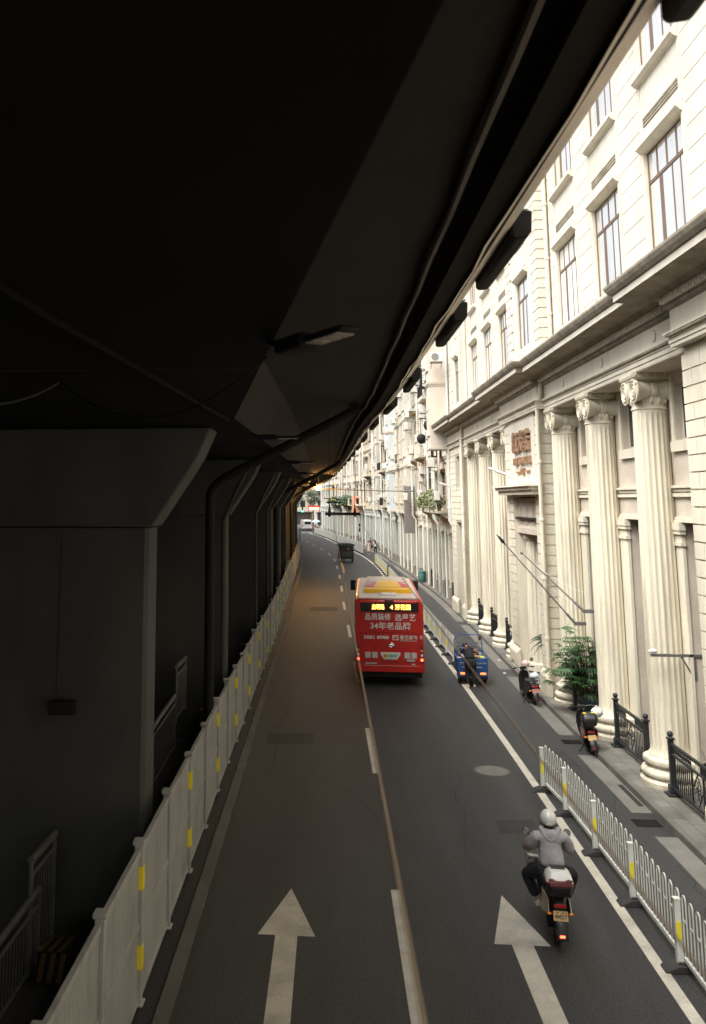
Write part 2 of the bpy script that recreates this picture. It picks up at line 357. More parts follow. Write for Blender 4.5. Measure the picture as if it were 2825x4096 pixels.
# manhole cover and drain grates
def manhole(loc, label):
    t = thing('manhole_cover', label, 'manhole cover', loc)
    mb = MB(); mb.lathe([(.42,.0),(.42,.006),(.36,.006),(.36,.003)], n=32, cap=False); mb.build('rim', M['gutter'], t, local=True)
    mb = MB(); mb.lathe([(.355,.0),(.355,.005),(.3,.005),(.3,.003),(.2,.003),(.2,.006),(.15,.006),(.15,.003),(.001,.003)], n=32); mb.build('lid', M['grey_steel'], t, local=True)
manhole((3.7,22.2,.001), 'round iron manhole cover in the right lane ahead of the scooter rider')
def grate(x, y, rz, label):
    t = thing('drain_grate', label, 'drain', (x,y,.006), rz)
    mb = MB()
    for i in range(9): mb.box(-.24, .24, -.17+i*.042, -.15+i*.042, 0, .012)
    mb.box(-.25,-.23,-.19,.19,0,.014); mb.box(.23,.25,-.19,.19,0,.014); mb.build('bars', M['dark_steel'], t, local=True)
    mb = MB(); mb.box(-.24,.24,-.18,.18,-.004,-.001); mb.build('pit', M['interior'], t, local=True)
grate(6.18, 19.0, 0, 'dark rectangular drain grate beside the nearest white fence')
grate(6.28, 24.9, 0, 'drain grate behind the parked scooter with the black top box')
mb = MB(); mb.box(6.36, 6.47, 20.0, 21.4, .005, .009); tag(mb.build('kerb_inlet', M['interior']), 'narrow dark drain slot at the foot of the nearest column', 'drain')
# flattened litter
for i, (x, y) in enumerate([(6.9,31.2),(6.3,34.2),(6.6,36.9),(6.86,39.4)]):
    mb = MB(); r_ = random.Random(i); a = r_.random()*3
    mb.add([(x+.07*math.cos(a+q*1.57), y+.1*math.sin(a+q*1.57), .157+.02*r_.random() if x > 6.6 else .012+.01*r_.random()) for q in range(4)], [(0,1,2),(0,2,3)])
    tag(mb.build('paper_scrap', M['white_bag']), ['white paper scrap on the pavement before the hotel doorway','white paper scrap in the gutter near the blue tricycle','white paper scrap on the pavement ahead of the blue tricycle','white paper scrap on the kerb by the far colonnade'][i], 'litter', 'paper scraps along the kerb')

# ================================================================== VIADUCT
via = thing('viaduct', 'dark concrete elevated road overhead on the left', 'viaduct', (-3,0,7.5))
VY = [-14,-8,-4,-1,1,3,5,7,9,10.5,12.06,14,17,20,23,27,31,35,40,45,50,55,60,66,72,78,84,90,96,102,108,114,120,126,132,138,145,152,160,168,176,186,196]
rows = []
for y in VY:
    s_ = soffit(y); e = deck_e(y)
    rows.append([(s_-.0, y, 7.57), (-13.1, y, 7.57)])  # soffit widened to the left to shut out a sky gap
mb = MB(); mb.sweep(rows); mb.build('girder_soffit', M['deck_shade'], via)
rows = []
for y in VY:
    s_ = soffit(y); rt = max(soffit_far(y)+.36, s_+.06)
    rows.append([(s_, y, 7.571), (s_+.004, y, 7.62), (rt, y, 8.50)])
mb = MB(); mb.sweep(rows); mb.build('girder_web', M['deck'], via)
rows = []
for y in VY:
    s_ = soffit(y); rt = max(soffit_far(y)+.36, s_+.06); e = deck_e(y)
    if rt > e-.6: rt = e-.6
    rows.append([(rt, y, 8.50), (e-.50, y, 8.60), (e-.50, y, 8.66), (e-.34, y, 8.66), (e-.36, y, 8.47), (e-.12, y, 8.462)])
mb = MB(); mb.sweep(rows); mb.build('wing_slab', M['deck'], via)
rows = []
def wob(y): return .012*math.sin(y*1.7)+.01*math.sin(y*4.1+1)
VE = [-14+.8*i for i in range(263)]
for y in VE:
    e = deck_e(y)+wob(y)*.6
    rows.append([(e-.175+wob(y)*.5, y, 8.432), (e+.035, y, 8.6+wob(y)*.5), (e+.035, y, 9.4), (e-.16, y, 9.4), (e-.16, y, 8.9)])
mb = MB(); mb.sweep(rows); mb.build('parapet', M['deck_edge'], via)
rows = [[(deck_e(y)-.16, y, 8.9), (-13.1, y, 8.9), (-13.1, y, 7.57)] for y in VY]  # top slab widened likewise, keeps skylight off the left side
mb = MB(); mb.sweep(rows); mb.build('deck_top', M['deck'], via)
# conduit under the wing and the construction joints
mb = MB(); mb.tube([(deck_e(y)-.53+.012*math.sin(y*2.3), y, 8.545+.012*math.sin(y*3.1)) for y in [-8+1.2*i for i in range(160)]], .028, 6)
mb.build('conduit', mat('grey conduit', (.16,.14,.12), .8, var=.2), via)
mb = MB()
for i in range(-1, 17):
    y = 7.4 + 10.3*i
    rt = max(soffit_far(y)+.36, soffit(y)+.06)
    if rt < deck_e(y)-.65: mb.add([(rt+.02,y-.012,8.494),(rt+.02,y+.012,8.494),(deck_e(y)-.52,y+.012+.25,8.590),(deck_e(y)-.52,y-.012+.25,8.590)], [(0,1,2,3)])
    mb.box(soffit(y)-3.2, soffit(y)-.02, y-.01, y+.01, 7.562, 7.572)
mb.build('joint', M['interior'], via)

# piers under the deck
PY = [13.4,24.0,34.2,44.2,54.3,64.8,75.5,86.5,97.5,108.5,119.5,131,143]
def make_pier():
    t = thing('viaduct_pier', '', 'pier', (0,0,0))
    mb = MB(); c = .06
    pl = [(-.0-c,0),(0,c),(0,.75-c),(-c,.75),(-4.4,.75),(-4.4,0)]
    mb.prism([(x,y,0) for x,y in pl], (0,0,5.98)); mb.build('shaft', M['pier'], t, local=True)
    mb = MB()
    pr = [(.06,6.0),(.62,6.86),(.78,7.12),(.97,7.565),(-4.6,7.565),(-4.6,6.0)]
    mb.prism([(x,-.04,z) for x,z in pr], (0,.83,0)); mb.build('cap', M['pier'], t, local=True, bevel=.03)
    return t
PL = ['nearest concrete pier on the left with a hanging floodlight', 'second concrete pier, behind the bent pole arm', 'third concrete pier beyond the bent pole arm', 'fourth concrete pier in the dark row along the white barrier',
      'fifth concrete pier in the dark row along the white barrier', 'sixth concrete pier in the dark row along the white barrier']
pr0 = make_pier()
for i, y in enumerate(PY):
    px = barr(y) - .3; a = math.atan2(-(barr(y+2)-barr(y-2)), 4)
    lb = PL[i] if i < len(PL) else 'narrow sliver of a far concrete pier at the bend of the road'
    o = pr0 if i == 0 else copy_tree(pr0)
    o.location = (px, y, 0.1); o.rotation_euler = (0,0,a*.6); o['label'] = lb; o['group'] = 'concrete piers under the viaduct'
    o.scale = (1,1,.985)

# LED street lamps clamped to the girder edge (off)
def make_lamp():
    t = thing('street_lamp', '', 'street lamp')
    mb = MB(); mb.tube([(-.06,0,.0),(.03,0,-.05),(.12,0,-.07)], .022, 8); mb.build('bracket', M['dark_steel'], t, local=True)
    mb = MB(); mb.box(.08,.32,-.075,.075,-.125,-.03); mb.box(.32,.62,-.06,.06,-.1,-.06); mb.build('housing', M['dark_steel'], t, local=True, bevel=.02)
    for q in range(3):
        mb = MB(); mb.box(.335+q*.09,.405+q*.09,-.05,.05,-.108,-.1005); mb.build('lens', M['lens_off'], t, local=True)
    return t
lp0 = make_lamp()
LY = [6.1,14.8,24.6,34.8,45,55.5,66]
LL = ['unlit lamp on the viaduct edge with three pale lenses, the largest one','unlit slim lamp below the pale triangular girder face','unlit slim lamp over the bent pole arm','fourth unlit lamp along the girder edge',
      'fifth unlit lamp along the girder edge','unlit lamp in the orange glow under the girder','unlit lamp nearest the glowing orange lamp']
for i, y in enumerate(LY):
    dup_ = lp0 if i == 0 else copy_tree(lp0)
    dup_.location = (soffit(y)+.02, y, 7.57); dup_.rotation_euler = (0,0,R(-58 if i == 0 else -6)); dup_['label'] = LL[i]; dup_['group'] = 'unlit lamps along the viaduct'
    dup_.scale = (1.25,1.25,1.0) if i else (1.55,1.3,1.1)

# planter boxes hung outside the parapet
def make_planter():
    t = thing('planter_box', '', 'planter')
    mb = MB(); mb.prism([(.0,0,.24),(.0,0,.02),(.03,0,0),(.12,0,.01),(.16,0,.06),(.17,0,.24)], (0,1.75,0)); mb.build('trough', M['dark_steel'], t, local=True, bevel=.02)
    mb = MB(); r_ = random.Random(5)
    for i in range(150):
        c = Vector((.02+.12*r_.random(), 1.75*r_.random(), .24+.2*r_.random()**1.5)); d = Vector((r_.uniform(-1,1), r_.uniform(-1,1), r_.uniform(-.3,1))).normalized()*.09; e = d.orthogonal().normalized()*.03
        mb.add([c-d, c+e, c+d, c-e], [(0,1,2,3)])
    mb.build('foliage', M['leaf_dark'], t, local=True); return t
pb0 = make_planter(); PBY = [2.0,5.15,7.25+.0,10.6,15.4,19.6,24.0,28.4,33,38,43,49,55,61.5,68,75,82]
PBY = [1.95,6.85,10.1,15.2,19.6,24.4,30,35,40.5,46,52,58,64,71,78]
for i, y in enumerate(PBY):
    o = pb0 if i == 0 else copy_tree(pb0)
    o.location = (deck_e(y)+.035, y, 8.5); o.rotation_euler = (0,0,-math.atan2(deck_e(y+1.7)-deck_e(y), 1.7)); o['group'] = 'planter boxes along the viaduct parapet'
    o['label'] = ['dark planter box at the top edge over the highest windows','dark planter box hanging below the pale parapet, second one down its edge','third dark planter box down the parapet edge, by the air conditioner','fourth dark planter box down the parapet edge'][i] if i < 4 else 'small dark planter box in the far row under the viaduct edge'

# slack cable under the soffit
mb = MB()
def sag(a, b, s, n=14): return [tuple(Vector(a).lerp(Vector(b), i/n) - Vector((0,0,s*4*(i/n)*(1-i/n)))) for i in range(n+1)]
mb.tube(sag((-3.6,6.4,7.5),(-2.6,8.0,7.55),.28)+sag((-2.6,8.0,7.55),(-.52,6.8,7.56),.42)[1:], .013, 6); mb.build('slack_cable', M['cable'], None)
tag(bpy.data.objects['slack_cable'], 'slack black cable sagging under the dark viaduct soffit', 'cable')
mb = MB(); mb.tube([(-1.75,2.0,7.53),(-1.72,5,7.53),(-1.45,11.9,7.53)], .03, 6); tag(mb.build('soffit_pipe', M['deck_shade']), 'thin straight pipe running under the dark soffit to the nearest pier', 'pipe')

# floodlight hanging on the nearest pier
t = thing('floodlight', 'dark box floodlight hanging on a cord on the nearest pier', 'floodlight', (-4.1,13.28,3.34))
mb = MB(); mb.box(-.2,.2,-.14,.0,-.1,.1); mb.build('housing', M['dark_steel'], t, local=True, bevel=.02)
mb = MB(); mb.tube([(-.1,-.06,.1),(-.1,-.04,2.5)], .012, 6); mb.build('cord', M['cable'], t, local=True)
# conduit and pipes on the piers
# bent pole arms carrying the trolley wires
def pole_arm(x, y, zb, end, r, label):
    t = thing('pole_arm', label, 'pole', (x,y,.1)); ex, ez = end
    mb = MB(); pts = [(x,y,.1),(x,y,zb-.3)]
    d = Vector((ex-x,0,ez-zb)); p1 = Vector((x,y,zb))
    for i in range(1, 6):
        u = i/6; pts.append(tuple((Vector((x,y,zb-.3)).lerp(p1,u)).lerp(p1.lerp(p1+d*.12,u),u)))
    pts += [tuple(p1+d*.12), (ex,y,ez)]
    mb.tube(pts, r, 12); mb.build('tube', M['dark_steel'], t, smooth=40)
    mb = MB(); mb.box(ex-.12,ex+.12,y-.12,y+.12,ez-.02,ez+.14); mb.build('bracket', M['dark_steel'], t)
    mb = MB(); mb.lathe([(.2,.1),(.2,.14),(.13,.16),(.12,.3)], (x,y,0), 14); mb.build('base_flange', M['dark_steel'], t)
pole_arm(-2.76, 19.4, 6.75, (.5,8.42), .105, 'thick bent steel pole arm rising to the viaduct, the larger one')
pole_arm(barr(45)-.12, 45, 6.6, (.25,8.3), .1, 'smaller bent steel pole arm farther along the viaduct')
pole_arm(barr(70)-.12, 70, 6.6, (-.1,8.3), .1, 'faint bent steel pole arm just before the orange lamp')

# trolley wires and their spacer bars
bars = [(-.17,.61,21.0,6.10), (-.35,.45,47.0,6.3), (-.75,.1,68,6.55)]
def spacer(x0, x1, y, z, zt, label):
    t = thing('wire_spacer', label, 'wire hanger', ((x0+x1)/2, y, z))
    mb = MB(); mb.tube([(x0-.03,y,z),(x0+.0,y,z),(x0+.01,y,z),(x1-.01,y,z),(x1,y,z),(x1+.03,y,z)], [.03,.042,.034,.034,.042,.03], 10); mb.build('bar', M['black_plastic'], t, smooth=40)
    for x in (x0+.07, x1-.1):
        mb = MB(); mb.lathe([(.02,-.07),(.035,-.05),(.035,.05),(.028,.1),(.012,.16),(.02,.19),(.012,.22)], (x,y,z), 10); h = mb.build('insulator', M['black_plastic'], t, smooth=40)
        mb = MB(); mb.tube([(x,y,z+.2),(x+.02,y,z+.9),(x+.0,y,zt)], .008, 5); mb.build('hanger_wire', M['cable'], h)
for (x0,x1,y,z), lb in zip(bars, ['black wire spacer bar hanging over the road, the nearest and largest','smaller black wire spacer bar hanging farther up the road','tiny black wire spacer bar near the orange lamp']): spacer(x0,x1,y,z,8.55,lb)
def wire(i, label):
    xs = [(.14,1.6,5.55),(.65,1.6,5.58)][i]; b1 = (-.03 if i == 0 else .5, 21.0, 6.06)
    d = (Vector(xs)-Vector(b1)).normalized()
    pts = [tuple(Vector(xs)+d*6), xs, b1]
    for (x0,x1,y,z) in bars[1:]: pts.append((x0+.12 if i == 0 else x1-.12, y, z-.05))
    pts.append((-2.4+.6*i, 100, 6.7))
    mb = MB(); mb.tube(pts, [.0036]+[.0036]+[.0048]*(len(pts)-2), 6); tag(mb.build('trolley_wire', M['wire']), label, 'wire', 'overhead trolley wires')
wire(0, 'overhead wire running down past the left side of the bus'); wire(1, 'overhead wire crossing the right side of the bus roof')
t = thing('section_insulator', 'small dark insulator dangling from the wire above the road bend', 'insulator', (.5,17.2,5.94))
mb = MB(); mb.lathe([(.012,-.02),(.018,0),(.012,.03)], n=8); mb.build('clamp', M['black_plastic'], t, local=True)
mb = MB(); mb.tube([(0,0,-.01),(.005,0,-.06)], .006, 6); mb.lathe([(.006,-.13),(.014,-.115),(.016,-.08),(.007,-.06)], n=8); mb.build('pendant', M['black_plastic'], t, local=True)

# lit sodium lamp under the viaduct and the arm it hangs from
t = thing('sodium_lamp', 'glowing orange lamp under the far end of the viaduct', 'street lamp', (-1.2,70.6,7.4))
mb = MB(); mb.ball((0,0,0), (.22,.26,.17), 12, 8); mb.build('bulb', M['lamp_glow'], t, local=True, smooth=60)
mb = MB(); mb.tube([(0,.1,.1),(0,.3,.7),(0,.3,1.1)], .03, 6); mb.build('stem', M['dark_steel'], t, local=True)
ld = bpy.data.lights.new('sodium_light', 'POINT'); ld.energy = 430; ld.color = (1,.5,.13); ld.shadow_soft_size = .25
lo = bpy.data.objects.new('sodium_light', ld); COL.objects.link(lo); lo.location = (-1.2,70.0,7.15)
mb = MB(); mb.tube([(-1.0,71.5,7.35),(3.5,71.6,7.2),(6.6,71.8,7.15)], .05, 8)
for x in (.2,2.2,4.2): mb.tube([(x,71.5,7.25),(x,71.5,7.62)], .035, 6); mb.ball((x,71.5,7.68), (.09,.09,.1), 8, 6)
tag(mb.build('span_pole', M['grey_steel']), 'thin horizontal pole spanning from the orange lamp to the old shopfronts', 'pole')

# ================================================================== LEFT BARRIER
br = thing('road_barrier', 'tall pale slatted barrier with yellow reflectors along the dark left kerb', 'barrier', (-2.56,12,.1))
NB = 52; rb = random.Random(8)
for i in range(-4, NB):
    y = 11.76 + 2.0*i; x = barr(y); y2 = y+2; x2 = barr(y2); H = 1.86
    mb = MB(); mb.box(x-.055,x+.055,y-.055,y+.055,.1,2.0); mb.box(x-.075,x+.075,y-.075,y+.075,2.0,2.055); mb.box(x-.06,x+.085,y-.09,y+.09,.1,.125)
    ps = mb.build('post', M['barrier'], br, bevel=.008 if i < 8 else 0); ps.rotation_euler = (rb.uniform(-.006,.006), rb.uniform(-.008,.008), 0)
    if i % 2 == 0 and i < 26:
        for z in (.52,1.46):
            mb = MB(); mb.box(x-.05,x+.0615,y-.0615,y+.05,z,z+.28); mb.build('reflector', M['reflect_yellow'], ps)
    mb = MB(); dx, dy = x2-x, y2-y; L = math.hypot(dx,dy); ux, uy = dx/L, dy/L
    wj = rb.uniform(-.012,.012); zj = rb.uniform(-.012,.012)
    def fr(a, w, z): return (x+ux*a+uy*(w+wj), y+uy*a-ux*(w+wj), z+zj*a/2)
    for z0, z1 in ((.12,.19),(1.0,1.06),(1.88,1.96)): mb.box(.056, L-.056, -.03, .03, z0, z1, fr)
    n = 22 if i < 14 else 10
    for q in range(n):
        a = .056 + (L-.112)*(q+.5)/n
        for z0, z1 in ((.19,1.0),(1.06,1.88)):
            mb.box(a-.036 if n == 22 else a-.08, a+.036 if n == 22 else a+.08, -.012, .012, z0, z1, fr)
    mb.build('slat_panel', M['barrier'], br)

# handrails and hazard blocks beside the piers
def handrail(x, y0, y1, z0a, z0b, h, label, ball=False):
    t = thing('handrail', label, 'railing', (x,y0,z0a))
    mb = MB(); mb.tube([(x,y0,z0a+h),(x,y1,z0b+h)], .055, 10); mb.build('top_rail', M['grey_steel'], t, smooth=40)
    mb = MB(); mb.tube([(x,y0,z0a+h-.2),(x,y1,z0b+h-.2)], .025, 6); mb.tube([(x,y0,z0a+.12),(x,y1,z0b+.12)], .025, 6)
    n = int((y1-y0)/.11)
    for i in range(1, n):
        u = i/n; y = y0+(y1-y0)*u; z = z0a+(z0b-z0a)*u; mb.tube([(x,y,z+.12),(x,y,z+h-.2)], .011, 4)
    mb.build('balusters', M['grey_steel'], t)
    for y, z in ((y0,z0a),(y1,z0b)):
        mb = MB(); mb.tube([(x,y,z),(x,y,z+h)], .032, 8); mb.build('post', M['grey_steel'], t)
handrail(-4.15, 12.2, 13.2, .12, .12, 1.45, 'steel handrail stub against the nearest pier')
handrail(-4.15, 9.6, 12.55, .05, .05, 1.02, 'low steel handrail in the bottom left corner')
handrail(-4.0, 22.3, 23.7, .9, .9, 1.35, 'steel handrail standing high in front of the second pier')
handrail(-4.0, 17.6, 22.1, .12, .3, 1.3, 'sloping steel handrail between the first two piers')
for (x, y, w), lb in zip([(-3.78,12.25,.4),(-3.25,22.9,.5),(-3.3,33.0,.5)], ['striped hazard block at the foot of the nearest pier','striped hazard block peeking over the barrier by the second pier','striped hazard block peeking over the barrier by the third pier']):
    t = thing('hazard_block', lb, 'hazard block', (x,y,.1), 0, 'hazard blocks at the pier feet')
    mb = MB(); mb.box(-w/2,w/2,-.2,.2,0,.42 if y < 20 else 1.02); mb.build('core', M['dark_steel'], t, local=True, bevel=.02)
    mb = MB(); zt = .42 if y < 20 else 1.02
    for q in range(3):
        a = -w/2 + q*w/3
        mb.add([(a,-.205,zt-.38),(a+w/6,-.205,zt-.38),(a+w/3,-.205,zt-.02),(a+w/6,-.205,zt-.02)], [(0,1,2,3)])
        mb.add([(a,-.2,zt+.004),(a+w/6,-.2,zt+.004),(a+w/3,.2,zt+.004),(a+w/6,.2,zt+.004)], [(0,1,2,3)])
    mb.build('stripes', M['hazard_y'], t, local=True)
# vertical pipes standing before the second and third pier
for (x, y), lb in zip([(-2.95,23.3),(-2.98,33.4),(-3.3,43.4)], ['grey downpipe on the corner of the second pier','grey downpipe on the corner of the third pier','grey downpipe on the corner of the fourth pier']):
    mb = MB(); mb.tube([(x,y,.1),(x,y,5.9),(x+.35,y,6.7),(x+.75,y,7.5)], .06, 8); tag(mb.build('pier_downpipe', M['pier'], smooth=40), lb, 'pipe', 'downpipes on the viaduct piers')

# added dark frontage beyond the viaduct, blocks skylight from the left
t = thing('skylight_blocker', 'added dark frontage blocking skylight beyond the viaduct piers', 'building', (-14,60,0))
mb = MB(); mb.box(-22,-13.2,-30,200,0,14); mb.build('wall', M['deck_shade'], t)
mb = MB()
for i in range(40):
    for z in (1,5,9): mb.box(-13.25,-13.15,-26+i*5.6,-23+i*5.6,z,z+2.4)
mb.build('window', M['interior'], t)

# ================================================================== WHITE FENCES ON THE RIGHT
def make_fence(name, label, pts, H, group, loops=True, lastpanel=True, refl=True, dens=.115):
    t = thing(name, label, 'fence', (pts[0][0], pts[0][1], 0), 0, group)
    for i, (x, y) in enumerate(pts):
        mb = MB(); mb.box(x-.1,x-.02,y-.04,y+.04,.1,H-.04); mb.box(x-.105,x-.015,y-.045,y+.045,H-.04,H-.025)
        p = mb.build('post', M['white_metal'], t)
        if refl:
            mb = MB(); mb.box(x-.09,x-.03,y-.047,y-.0405,.4,.64); mb.build('reflector', M['reflect_yellow'], p)
        mb = MB(); mb.prism([(x-.3,y-.12,.0),(x+.12,y-.12,.0),(x+.12,y-.12,.05),(x+.05,y-.12,.1),(x-.1,y-.12,.1),(x-.26,y-.12,.04)], (0,.24,0))
        mb.box(x-.1,x+.06,y-.075,y+.075,.1,.125); mb.build('foot', M['rubber_foot'], t, bevel=.012 if y < 40 else 0)
    for i in range(len(pts)-1):
        (x,y),(x2,y2) = pts[i], pts[i+1]; L = math.hypot(x2-x,y2-y); ux, uy = (x2-x)/L, (y2-y)/L
        def fr(a, w, z): return (x+ux*a+uy*w, y+uy*a-ux*w, z)
        mb = MB(); mb.box(.05,L-.05,-.018,.018,.14,.2,fr)
        n = int(round((L-.12)/dens)); n += n % 2
        st = (L-.12)/(n-1)
        for q in range(0, n, 2):
            a, b = .06+q*st, .06+(q+1)*st
            if loops:
                top = H+.05-(b-a)/2
                pa = [fr(a,0,.2), fr(a,0,top)] + [fr((a+b)/2-(b-a)/2*math.cos(PI*k/6),0,top+(b-a)/2*math.sin(PI*k/6)) for k in range(1,6)] + [fr(b,0,top), fr(b,0,.2)]
                mb.tube(pa, .0105, 5); mb.box(a,b,-.006,.006,H-.3,H-.275,fr)
            else:
                mb.tube([fr(a,0,.2),fr(a,0,H)], .009, 4)
        pn = mb.build('panel', M['white_metal'], t)
        if not loops:
            mb = MB(); mb.quad(fr(.05,.013,.2),fr(L-.05,.013,.2),fr(L-.05,.013,H),fr(.05,.013,H)); mb.build('sheet', M['sheet'], pn)
    return t
FG = 'white barred fences beside the side lane'
make_fence('street_fence', 'white barred fence with yellow reflectors, nearest on the right', [(4.63,20.8),(4.74,19.32),(4.76,17.34),(4.77,15.37),(4.75,13.4),(4.72,11.42),(4.7,9.45)], .96, FG)
pts = [(edge_r(y)+.27-.03*(y-36)/40, y) for y in [35.9+2.02*i for i in range(19)]]
make_fence('street_fence', 'pale barred fence with reflectors running from the blue tricycle to behind the bus', pts, 1.04, FG, loops=False)
pts = [(edge_r(y)+.2, y) for y in [75.2+2.05*i for i in range(8)]]
make_fence('street_fence', 'far pale fence at the bend beyond the bus roof', pts, 1.06, FG, loops=False, dens=.16)
t = thing('hoarding', 'long pale solid hoarding at the far bend behind the covered tricycle', 'hoarding', (3.5,106,0))
HP = [(edge_r(y)+.32, y) for y in [106+5.2*i for i in range(13)]]
mb = MB(); mb.sweep([[(x,y,.13),(x,y,1.28),(x+.06,y,1.28),(x+.06,y,.13)] for x, y in HP], close=True); mb.build('panel', M['white_metal'], t)
mb = MB(); mb.sweep([[(x-.12,y,0),(x-.12,y,.13),(x+.2,y,.13),(x+.2,y,0)] for x, y in HP], close=True); mb.build('foot', M['rubber'], t)
for x, y in HP:
    mb = MB(); mb.box(x-.03,x+.09,y-.04,y+.04,.13,1.31); mb.build('post', M['white_metal'], t)
# ================================================================== COLONNADED HOTEL BUILDING
def facade(mb, fr, u0, u1, z0, z1, holes, depth):
    """wall sheet in the u-z plane (w = 0) with openings and their reveals; holes: (ua, ub, za, zb)"""
    us = sorted({u0,u1} | {h[0] for h in holes} | {h[1] for h in holes}); zs = sorted({z0,z1} | {h[2] for h in holes} | {h[3] for h in holes})
    us = [u for u in us if u0 <= u <= u1]; zs = [z for z in zs if z0 <= z <= z1]
    for a, b in zip(us, us[1:]):
        for c, d in zip(zs, zs[1:]):
            mu, mz = (a+b)/2, (c+d)/2
            if any(h[0] < mu < h[1] and h[2] < mz < h[3] for h in holes): continue
            mb.quad(fr(a,0,c), fr(b,0,c), fr(b,0,d), fr(a,0,d))
    for (a,b,c,d) in holes:
        e = -depth
        mb.quad(fr(a,0,c),fr(a,e,c),fr(a,e,d),fr(a,0,d)); mb.quad(fr(b,0,c),fr(b,e,c),fr(b,e,d),fr(b,0,d))
        mb.quad(fr(a,0,c),fr(b,0,c),fr(b,e,c),fr(a,e,c)); mb.quad(fr(a,0,d),fr(b,0,d),fr(b,e,d),fr(a,e,d))

HB = thing('hotel_building', 'cream stone hotel with giant fluted columns and copper sign letters', 'building', (7.4,35,0))
XU = 7.4
def fU(u, w, z): return (XU - w, u, z)

def window(parent, fr, ua, ub, za, zb, set_, glass, fmat, transom=None, mull=(), top_mull=(), t=.06):
    """frame (part) > pane (sub-part); set_ = depth behind the wall face"""
    mb = MB(); f = -set_
    mb.box(ua,ua+t,f-.05,f+.006,za,zb,fr); mb.box(ub-t,ub,f-.05,f+.006,za,zb,fr)
    mb.box(ua+t,ub-t,f-.05,f+.005,za,za+t,fr); mb.box(ua+t,ub-t,f-.05,f+.005,zb-t,zb,fr)
    zt = transom if transom else zb
    if transom: mb.box(ua+t,ub-t,f-.05,f+.012,transom-.04,transom+.04,fr)
    for u, tw in mull: mb.box(u-tw/2,u+tw/2,f-.05,f+.004,za+t,(transom-.05 if transom else zb-t),fr)
    for u in top_mull: mb.box(u-.03,u+.03,f-.05,f+.004,transom+.04,zb-t,fr)
    w = mb.build('window', fmat, parent)
    mb = MB(); mb.quad(fr(ua+.01,f-.008,za+.01),fr(ub-.01,f-.008,za+.01),fr(ub-.01,f-.008,zb-.01),fr(ua+.01,f-.008,zb-.01)); mb.build('pane', glass, w)
    return w

near_u = [19.0, 23.1, 27.05]; far_u = [37.2, 41.05, 45.0]
pre_u = [6.5, 10.6]
holes = []; wins = []
for u in near_u + far_u + pre_u:
    hw = 1.12 if u < 30 else 1.0
    for za, zb in ((11.97,14.5),(16.38,19.3),(20.9,23.5)): holes.append((u-hw,u+hw,za,zb)); wins.append((u,hw,za,zb))
mb = MB(); facade(mb, fU, -34.0, 29.15, 11.0, 30, [h for h in holes if h[1] < 29], .14); facade(mb, fU, 34.4, 48.0, 11.0, 30, [h for h in holes if h[0] > 30], .14)
# mid projecting bay and end bay
XM = 7.0; XE = 7.15
def fM(u, w, z): return (XM - w, u, z)
def fE(u, w, z): return (XE - w, u, z)
hm = [(30.75,32.6,11.97,14.5),(30.75,32.6,16.4,19.3),(30.75,32.6,20.9,23.5)]; he = [(49.2,50.6,11.97,14.5),(49.2,50.6,16.4,19.3),(49.2,50.6,20.9,23.5)]
facade(mb, fM, 29.15, 34.4, 11.0, 30, hm, .14); facade(mb, fE, 48.0, 53.0, 11.0, 30, he, .14)
for (u, xa, xb) in ((29.15,XM,XU),(34.4,XM,XU),(48.0,XE,XU)): mb.quad((xa,u,11),(xb,u,11),(xb,u,30),(xa,u,30))
mb.quad((XE,53,11),(16,53,11),(16,53,30),(XE,53,30)); mb.quad((16,-34,0),(16,53,0),(16,53,30),(16,-34,30)); mb.quad((XU,-34,30),(16,-34,30),(16,53,30),(XU,53,30)); mb.quad((XU,-34,0),(16,-34,0),(16,-34,30),(XU,-34,30)); mb.quad((XE,53,0),(16,53,0),(16,53,11),(XE,53,11))
mb.build('wall', M['stone_clean'], HB)
for (u,hw,za,zb) in wins:
    tr = za + (1.79 if za < 12 else 1.9)
    window(HB, fU, u-hw, u+hw, za, zb, .07, M['glass_curtain'] if rnd.random() < .3 else M['glass'], M['frame_brown'], tr, [(u+hw*.36,.16),(u-hw*.22,.03),(u-hw*.62,.022)], [u-hw*.5,u,u+hw*.5], t=.045)
for f_, hs in ((fM,hm),(fE,he)):
    for (a,b,c,d) in hs: window(HB, f_, a, b, c, d, .07, M['glass'], M['frame_brown'], c+1.79, [((a+b)/2+.25,.13),((a+b)/2-.3,.035)], [(a+b)/2])
